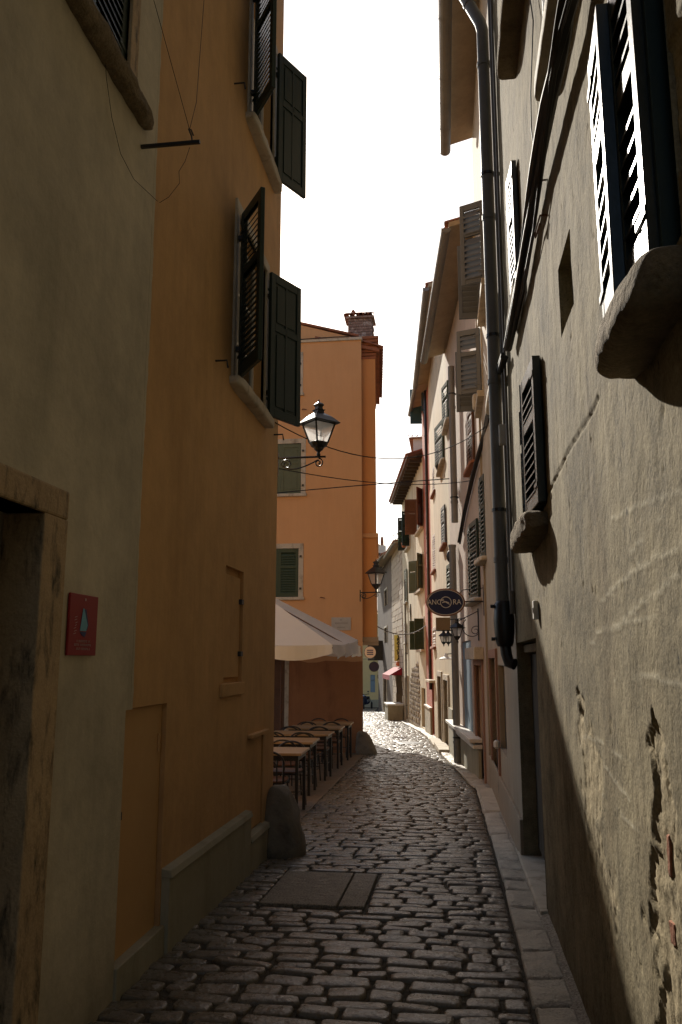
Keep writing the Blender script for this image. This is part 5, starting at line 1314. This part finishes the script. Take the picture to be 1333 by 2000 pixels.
mb.tube([Vector((cA.x+ra*.97, Ys, cA.z+.01)), Vector((X1, Ys, cA.z+.01))], .011, 6); mb.tube([Vector((cA.x+ra*.75, Ys, cA.z+rb_*.62)), Vector((cA.x+ra*.9, Ys, cA.z+rb_*.9)), Vector((X1, Ys, cA.z+rb_*1.05))], .008, 6)
part('bracket', mb, M['black_iron'], an)
mb = MB(); mb.box(X1-.03, X1-.005, Ys-.02, Ys+.02, cA.z-.22, cA.z+.28); part('wall_plate', mb, M['black_iron'], an)
# lantern holder with a scroll, below the sign
def lantern(root, c, s=1.0, n=4, rot=PI/2, glass='frosted', wf=1.0):
    """c: centre of the bottom cup; about 0.6*s high"""
    c = Vector(c); rt, rbm, h = .205*s*wf, .115*s*wf, .27*s; z0 = c.z+.10*s
    fr = MB(); gl = []
    T = [Vector((c.x+rt*math.cos(rot+2*PI*k/n), c.y+rt*math.sin(rot+2*PI*k/n), z0+h)) for k in range(n)]; B = [Vector((c.x+rbm*math.cos(rot+2*PI*k/n), c.y+rbm*math.sin(rot+2*PI*k/n), z0)) for k in range(n)]
    for k in range(n):
        fr.tube([B[k], T[k]], .014*s, 6); fr.tube([B[k], B[(k+1) % n]], .010*s, 6); fr.tube([T[k], T[(k+1) % n]], .012*s, 6)
    part('lantern_frame', fr, M['black_iron'], root)
    for k in range(n):
        g = MB(); a, b, c_, d = B[k], B[(k+1) % n], T[(k+1) % n], T[k]; g.quad(a, b, c_, d); part('pane', g, M[glass], root)
    mb = MB(); mb.lathe([(.27*s*wf, 0), (.275*s*wf, .012*s), (.17*s*wf, .10*s), (.09*s, .155*s), (.075*s, .165*s), (.075*s, .19*s), (.095*s, .20*s), (.095*s, .205*s), (.06*s, .212*s), (.055*s, .25*s), (.075*s, .27*s), (.075*s, .285*s), (.04*s, .31*s), (.012*s, .325*s), (.010*s, .345*s), (.003*s, .36*s)], (c.x, c.y, z0+h), n if n > 4 else 4, rot)
    part('roof', mb, M['black_iron'], root)
    mb = MB(); mb.lathe([(.018*s, -.10*s), (.03*s, -.07*s), (.022*s, -.03*s), (.06*s, .0), (.075*s, .03*s), (.10*s*wf, .05*s), (.118*s*wf, .09*s), (.118*s*wf, .10*s)], c, 10, rot); part('cup', mb, M['black_iron'], root)
def scroll_arm(root, A, B, drop, s=1.0, end_r=.05):
    """A at the wall, B under the lantern; straight bar and S-scroll"""
    A, B = Vector(A), Vector(B); x = (B-A); L_ = x.length; x.normalize(); z = Vector((0, 0, 1)); r = .011*s
    mb = MB(); mb.tube([A, B+x*.10*s], r*1.3, 6); part('bar', mb, M['black_iron'], root)
    mb = MB()
    body = []
    sp1 = spiral(A+x*L_*.22-z*drop*.50, x, z, .02*s, drop*.40, PI*.3, 1.35, 26)
    body += sp1
    last = sp1[-1]; mid = A+x*L_*.40-z*drop*1.02
    for k in range(1, 11):
        t = k/10; p = last*(1-t)**2 + (A+x*L_*.30-z*drop*1.35)*2*t*(1-t) + (B-z*.03)*t*t; body.append(p)
    mb.tube(body, r*.85, 6)
    mb.tube(spiral(B-x*.0-z*(end_r+.015), x, z, end_r, .012*s, PI*.5, -1.5, 24), r*.85, 6)
    part('scroll', mb, M['black_iron'], root, smooth=True)
def street_lamp(label, A, C, s, drop, wf=1.0, grp='wrought iron wall lanterns'):
    A, C = Vector(A), Vector(C); t = thing('street_lamp', label, 'street lamp', A, grp)
    mb = MB(); mb.box(A.x-.012, A.x+.012, A.y-.02, A.y+.02, A.z-drop*1.25, A.z+.06); part('wall_plate', mb, M['black_iron'], t)
    B = Vector((C.x, C.y, A.z)); scroll_arm(t, A, B, drop, s); lantern(t, B+Vector((0, 0, .10*s)), s, wf=wf); return t
YL = 8.32
eav = atY(623, 832, YL); armz = atY(600, 893, YL).z; s1 = (atY(664, 832, YL).x-atY(583, 832, YL).x)/(2*.27*1.0)/1.0
sA = (eav.z-armz)/(.10+.10+.27+.0); s1 = sA
street_lamp('large wrought iron lantern with glowing frosted panes on the near orange corner', (-1.80, YL, armz), (eav.x, YL, 0), s1*1.06, .17*s1*1.2, 1.12)
YL2 = 19.2; e2 = atY(735, 1120, YL2); a2 = atY(720, 1157, YL2).z
street_lamp('smaller looking lantern on the corner of the far orange house', (atY(704, 1157, YL2).x, YL2, a2), (e2.x, YL2, 0), (e2.z-a2)/.47, .17)
# mounting box of the far lantern
YL3 = 14.2; e3 = atY(893, 1228, YL3)
sl_ = thing('street_lamp', 'tiny black lantern hanging on a big thin hoop under the oval blue sign', 'street lamp', e3, 'wrought iron wall lanterns')
lantern(sl_, (e3.x, YL3, e3.z-.18), .52, 6)
mb = MB(); xw = wx(YL3)
hc = Vector((atY(922, 1225, YL3).x, YL3, atY(922, 1225, YL3).z))
mb.tube([Vector((e3.x, YL3, e3.z+.12)), Vector((xw, YL3, e3.z+.30))], .008, 6); mb.tube(spiral(hc, (1, 0, 0), (0, 0, 1), .16, .15, PI*.7, .62, 20), .008, 6); mb.tube(spiral(hc+Vector((.06, 0, -.06)), (1, 0, 0), (0, 0, 1), .09, .02, 0, 1.4, 20), .006, 6); part('scroll', mb, M['black_iron'], sl_, smooth=True)
mb = MB(); mb.box(xw-.02, xw+.01, YL3-.02, YL3+.02, e3.z-.2, e3.z+.34); part('wall_plate', mb, M['black_iron'], sl_)
# brown board sign with two downlights
Yb = 16.2; p0 = atY(852, 1231, Yb); p1 = atY(880, 1206, Yb)
bsn = thing('board_sign', 'small brown board sign below the oval blue sign', 'sign', p0)
mb = MB(); mb.box(p0.x, p1.x, Yb-.02, Yb+.02, p0.z, p1.z); part('panel', mb, M['brown_sign'], bsn, bevel=.006)
mb = MB(); mb.tube([Vector((p0.x-.02, Yb, p0.z-.01)), Vector((p1.x+.1, Yb, p0.z-.01)), Vector((.26, Yb, p0.z+.05))], .009, 6); mb.tube([Vector((p1.x, Yb, p1.z-.04)), Vector((.26, Yb, p1.z-.02))], .009, 6); part('bracket', mb, M['black_iron'], bsn)
for (px, lb) in ((867, 'small hanging glass lantern under the brown board sign, left of the pair'), (876, 'small hanging glass lantern under the brown board sign, nearer the drainpipe')):
    p = atY(px, 1246, 16.4); t = thing('hanging_lantern', lb, 'lantern', p, 'little lanterns under the brown sign'); lantern(t, (p.x, 16.4, p.z-.12), .42, 6)
    mb = MB(); mb.tube([Vector((p.x, 16.4, p.z+.15)), Vector((p.x, 16.4, p.z+.24)), Vector((.24, 16.4, p.z+.25))], .006, 5); part('hook', mb, M['black_iron'], t)
# lamp on the cream house, hook lamp
p = W3.hit(880, 1085, .12); P_ = W3.P(p[0], .12, p[1]); t = thing('wall_lamp', 'small dark wall lamp with a rod on the cream house above the oval sign', 'lamp', P_)
mb = MB(); mb.lathe([(.02, -.16), (.07, -.1), (.09, .0), (.06, .08), (.01, .12)], P_, 10); part('shade', mb, M['black_iron'], t, smooth=True); mb = MB(); mb.tube([P_+Vector((0, 0, -.14)), P_+Vector((0.02, 0, -1.2))], .012, 6); mb.tube([P_, W3.P(p[0], 0, p[1])], .012, 6); part('rod', mb, M['black_iron'], t)
p = W3.hit(872, 1287, .22); P_ = W3.P(p[0], .22, p[1]); t = thing('wall_lamp', 'round white dish lamp low on the cream house wall', 'lamp', P_)
mb = MB(); mb.lathe([(.16, -.01), (.15, .01), (.05, .05), (.02, .12)], P_, 16); part('shade', mb, M['white_paint'], t, smooth=True); mb = MB(); mb.tube([P_+Vector((0, 0, .1)), W3.P(p[0], 0, p[1]+.12)], .01, 6); part('bracket', mb, M['black_iron'], t)
# TRATTORIA
YT = 40.0; a_, b_ = atY(771, 1291, YT), atY(785, 1240, YT)
tr_ = thing('vertical_sign', 'yellow vertical TRATTORIA sign on the stone block house', 'sign', a_)
mb = MB(); mb.box(a_.x, b_.x, YT-.05, YT+.05, a_.z, b_.z); part('panel', mb, M['sign_yellow'], tr_, bevel=.01)
H_ = (b_.z-a_.z)*.96/9
for i, ch in enumerate('TRATTORIA'):
    text_on('letter', ch, H_*1.25, M['sign_black'], tr_, FM(Vector(((a_.x+b_.x)/2+.02, YT-.056, b_.z-.03-H_*(i+.5)))), sx=1.3, depth=.004, bold=.010)
mb = MB(); mb.lathe([(.02, -.12), (.10, -.08), (.13, 0), (.10, .08), (.02, .12)], ((a_.x+b_.x)/2, YT, a_.z-.13), 12); part('emblem', mb, M['sign_orange'], tr_, smooth=True)
mb = MB(); mb.tube([Vector((b_.x, YT, b_.z-.1)), Vector((b_.x+.3, YT, b_.z-.1))], .015, 6); mb.tube([Vector((b_.x, YT, a_.z+.1)), Vector((b_.x+.3, YT, a_.z+.1))], .015, 6); part('bracket', mb, M['black_iron'], tr_)
# red awning
Ya = 39.3; a1 = atY(768, 1306, Ya); b1 = atY(789, 1306, Ya); c1 = atY(774, 1327, Ya-.1)
aw_ = thing('awning', 'small dark red fabric awning over the stone house doorway', 'awning', a1)
ua, za = W6.hit(787, 1304); ub = W6.hit(771, 1304)[0]; dz = za-W6.hit(778, 1326)[1]
P4 = [W6.P(ua, .03, za), W6.P(ub, .03, za), W6.P(ub, .62, za-dz*.62), W6.P(ua, .62, za-dz*.62)]
mb = MB(); mb.quad(*P4); mb.add([P4[0], P4[3], W6.P(ua, .03, za-dz*.62)], [(0, 1, 2)]); mb.add([P4[1], P4[2], W6.P(ub, .03, za-dz*.62)], [(0, 1, 2)]); part('canopy', mb, M['awning_red'], aw_)
mb = MB(); mb.quad(P4[3], P4[2], P4[2]-Vector((0, 0, .22)), P4[3]-Vector((0, 0, .22))); part('valance', mb, M['awning_red'], aw_)
# round signs over the far end
for (px, py, r_, Y_, lb) in ((723.5, 1274, 11, 30.0, 'round grey restaurant sign hanging just below the far orange bay'), (731, 1302, 9, 36.0, 'round dark sign half hidden behind the weathered house, below the other round sign')):
    c = atY(px, py, Y_); r = r_/F*Y_*1.0; t = thing('round_sign', lb, 'sign', c, 'round hanging signs'); part('panel', ellipse_plate(c, r, r, .05, 28), M['sign_grey'] if r_ > 10 else M['navy'], t)
    mb = MB(); mb.tube(ring(c, r, r, 0, 28), .02, 6); part('rim', mb, M['black_iron'], t)
    if r_ > 10:
        for k, dz in enumerate((.35, .0, -.35)):
            mb = MB(); mb.box(c.x-r*.55, c.x+r*.55, c.y-.03, c.y-.027, c.z+dz*r-.02, c.z+dz*r+.02); part('line', mb, M['deep_blue'], t)
    mb = MB(); mb.tube([c+Vector((0, 0, r)), c+Vector((0, 0, r+.12)), c+Vector((-1.2, 0, r+.14))], .012, 6); part('bracket', mb, M['black_iron'], t)
# red plaque on the grey house
PT = lambda px, py: WG.hit(px, py)
a, z1 = PT(133, 1157); b, _ = PT(187, 1165); z0 = PT(133, 1280)[1]
rp = thing('red_plaque', 'dark red plaque with a pale blue sail drawing beside the stone-framed doorway', 'plaque', WG.P((a+b)/2, .0, z0))
mb = MB(); mb.wbox(WG, a, b, .004, .016, z0, z1); part('plate', mb, M['red_plaque'], rp, bevel=.002)
w_, h_ = b-a, z1-z0; U = lambda t: a+w_*t; Z = lambda t: z0+h_*t
def flat(name, pts, m, d=.0185, th=.002):
    A = [WG.P(U(x), d, Z(y_)) for x, y_ in pts]; B = [WG.P(U(x), d-th, Z(y_)) for x, y_ in pts]; n = len(pts)
    mb = MB(); mb.add(A+B, [tuple(range(n)), tuple(range(n, 2*n))]+[(k, (k+1) % n, n+(k+1) % n, n+k) for k in range(n)]); return part(name, mb, M[m], rp)
flat('sail_shadow', [(.47, .76), (.56, .76), (.66, .50), (.62, .42)], 'deep_blue', .0182)
flat('sail', [(.44, .77), (.47, .77), (.62, .50), (.58, .40), (.36, .40)], 'sail_blue', .0195)
flat('hull', [(.36, .385), (.60, .385), (.54, .30), (.44, .33)], 'deep_blue', .0182)
flat('mark', [(.50, .90), (.53, .90), (.53, .94), (.50, .94)], 'print_pale')
rr = random.Random(3)
for (yb_, x0, x1) in ((.215, .28, .74), (.155, .2, .8), (.09, .28, .74)):
    x = x0; mb = MB()
    while x < x1:
        l = rr.choice([.018, .028, .03]); s_ = rr.random()
        mb.wbox(WG, U(x), U(x+.010), .0165, .0178, Z(yb_), Z(yb_+.035)); 
        if s_ > .3: mb.wbox(WG, U(x), U(x+l), .0165, .0178, Z(yb_+.028), Z(yb_+.035))
        if s_ < .6: mb.wbox(WG, U(x), U(x+l), .0165, .0178, Z(yb_), Z(yb_+.007))
        x += .045 if rr.random() > .15 else .07
    part('print_line', mb, M['print_pale'], rp)
mb = MB()
for k in range(7):
    yy_ = .34+.045*k; mb.tube([WG.P(U(.14+.06*rr.random()), .0175, Z(yy_)), WG.P(U(.22+.05*rr.random()), .0175, Z(yy_+.02))], .0012, 5)
part('signature', mb, M['print_pale'], rp)
# marble name plaque: worn illegible lines
mb = MB(); a, z1 = uH(648, 1206); b, z0 = uH(686, 1231)
for (t, x0, x1) in ((.80, .45, .55), (.55, .2, .82), (.22, .3, .72)):
    x = x0
    while x < x1:
        mb.wbox(WH, a+(b-a)*x, a+(b-a)*(x+.02), .0255, .028, z0+(z1-z0)*t-.018, z0+(z1-z0)*t+.018); x += .055
part('worn_lettering', mb, M['zinc'], pl)
# bar bracket on the grey house with clothes-line wires
p = atX(276, 287, XL+.014); tip = None
d_ = ray(391, 277); k = (p.y+.0-0)/d_.y; tip = C0+d_*k
bb = thing('line_bracket', 'dark iron bar sticking out of the grey wall beside the upper window', 'bracket', p)
mb = MB(); L_ = (tip-p).length; x = (tip-p).normalized(); mb.tube([p-x*.05, tip], .013, 4); part('bar', mb, M['black_iron'], bb)
mb = MB(); h0 = tip-x*.045; up = Vector((0, 0, 1)); mb.tube([h0+up*.0, h0+up*.04-x*.006, h0+up*.09-x*.025, h0+up*.085-x*.012, h0+up*.045+x*.004], .005, 5); part('hook', mb, M['black_iron'], bb)
hk = h0+up*.085-x*.02
def wire(name, label, pts, r, grp): t = MB(); t.tube(pts, r, 5); return tag(part(name, t, M['cable'], None), label, 'wire', grp)
G1 = 'thin wires hung from the iron bar'
wire('clothes_wire', 'thin slanting wire from the iron bar up past the louvred window', [hk, Vector((XL+.10, 3.35, atX(278, 40, XL+.10).z+.6))], .0018, G1)
wire('clothes_wire', 'thin wire rising almost straight up from the iron bar before the orange wall', [hk, atY(384, 200, hk.y), atY(399, 0, hk.y), atY(402, -80, hk.y)], .0018, G1)
wire('clothes_wire', 'thin wire hanging in a long loop on the grey wall below the iron bar', [atX(px, py, XL+.03) for (px, py) in ((205, 90), (208, 150), (219, 230), (236, 300), (262, 350), (308, 393))], .0016, G1)
wire('clothes_wire', 'short curled wire end dangling under the tip of the iron bar', [atY(371, 288, hk.y), atY(362, 315, hk.y), atY(350, 335, hk.y), atY(351, 358, hk.y), atY(330, 385, hk.y), atY(312, 396, hk.y)], .0016, G1)
# wires across the lane
G2 = 'thin cables strung across the lane'
def span(label, a, b, sag, r=.006):
    a, b = Vector(a), Vector(b); pts = [a.lerp(b, k/24)-Vector((0, 0, 4*sag*(k/24)*(1-k/24))) for k in range(25)]; mb = MB(); mb.tube(pts, r, 5); tag(part('overhead_cable', mb, M['cable'], None), label, 'cable', G2)
ea = W2a.hit(950, 833, .03); span('uppermost cable crossing in front of the large lantern to the pinkish house', (XL, 7.95, atY(520, 826, 7.95).z), W2a.P(ea[0], .03, ea[1]), .42)
eb = W2b.hit(925, 938, .03); span('middle cable crossing the sky behind the large lantern', atY(545, 915, 8.4), W2b.P(eb[0], .03, eb[1]), .12)
ec = W3.hit(878, 935, .03); span('lowest of the three cables, rising from the orange wall to the cream house', atY(500, 967, 19.3), W3.P(ec[0], .03, ec[1]+.0), -.02, .012)
ed = W5.hit(832, 1222, .03); span('low cable over the far bend of the lane, above the yellow sign', atY(738, 1224, 21.9), W5.P(ed[0], .03, ed[1]), .25, .014)
# plant on the sill of the old cream house
cp = W5.hit(789, 1060, .25); cP = W5.P(cp[0], .25, cp[1])
pt = thing('potted_plant', 'small green plant growing on a high sill at the end of the old cream house', 'plant', cP)
mb = MB(); mb.lathe([(.08, -.2), (.11, -.02), (.11, 0)], cP, 10); part('pot', mb, M['terracotta'], pt)
mb = MB()
for k in range(60):
    v = Vector((rr.gauss(0, .16), rr.gauss(0, .16), abs(rr.gauss(0, .22)))); s_ = .06; a = Vector((rr.uniform(-1, 1), rr.uniform(-1, 1), rr.uniform(-1, 1))).normalized()*s_; b = a.orthogonal().normalized()*s_*.5
    mb.quad(cP+v-a, cP+v-b, cP+v+a, cP+v+b)
part('leaves', mb, M['leaf'], pt)
# scooter
sy = 57.0; sx_ = atY(715, 1370, sy).x; g = gz(sy)
sc_t = thing('scooter', 'dark motor scooter parked in front of the yellow building', 'scooter', (sx_, sy, g))
for (dx, dy) in ((-.1, -.55), (.35, .5)):
    mb = MB(); c = Vector((sx_+dx, sy+dy, g+.24)); n = 16; mb.tube([c+Vector((0, math.cos(2*PI*k/n)*.19, math.sin(2*PI*k/n)*.19)) for k in range(n+1)], .055, 7); wl = part('wheel', mb, M['tyre'], sc_t)
    mb = MB(); mb.tube([c-Vector((.04, 0, 0)), c+Vector((.04, 0, 0))], .13, 12); part('rim', mb, M['chrome'], wl)
mb = MB(); rough_block(mb, lambda p: Vector((sx_+.05+p.x*.17+.1*p.y, sy+.25+p.y*.5, g+.5+p.z*.2+.1*max(0, p.y))), 4, amp=0, power=3); part('body', mb, M['scooter_paint'], sc_t, smooth=True)
mb = MB(); rough_block(mb, lambda p: Vector((sx_-.08+p.x*.22, sy-.42+p.y*.07-.1*p.z, g+.62+p.z*.32)), 4, amp=0, power=3); part('front_shield', mb, M['scooter_paint'], sc_t, smooth=True)
mb = MB(); rough_block(mb, lambda p: Vector((sx_+.08+p.x*.15, sy+.3+p.y*.38, g+.78+p.z*.06)), 4, amp=0, power=3); part('seat', mb, M['tyre'], sc_t, smooth=True)
mb = MB(); mb.tube([Vector((sx_-.42, sy-.38, g+1.02)), Vector((sx_-.08, sy-.45, g+.98)), Vector((sx_+.26, sy-.38, g+1.02))], .02, 6); mb.tube([Vector((sx_-.08, sy-.45, g+.95)), Vector((sx_-.1, sy-.55, g+.3))], .025, 6); part('handlebar', mb, M['black_iron'], sc_t)
for dx in (-.36, .2):
    mb = MB(); mb.tube([Vector((sx_+dx, sy-.38, g+1.0)), Vector((sx_+dx, sy-.4, g+1.16))], .008, 5); mb.lathe([(.05, 0), (.06, .04), (.04, .08)], (sx_+dx, sy-.4, g+1.15), 8); part('mirror', mb, M['black_iron'], sc_t)
mb = MB(); mb.lathe([(.07, -.05), (.08, 0), (.04, .05)], (sx_-.08, sy-.55, g+.9), 10); part('headlight', mb, M['chrome'], sc_t)
print('objects', len(bpy.data.objects), 'polys', sum(len(m.polygons)*m.users for m in bpy.data.meshes))
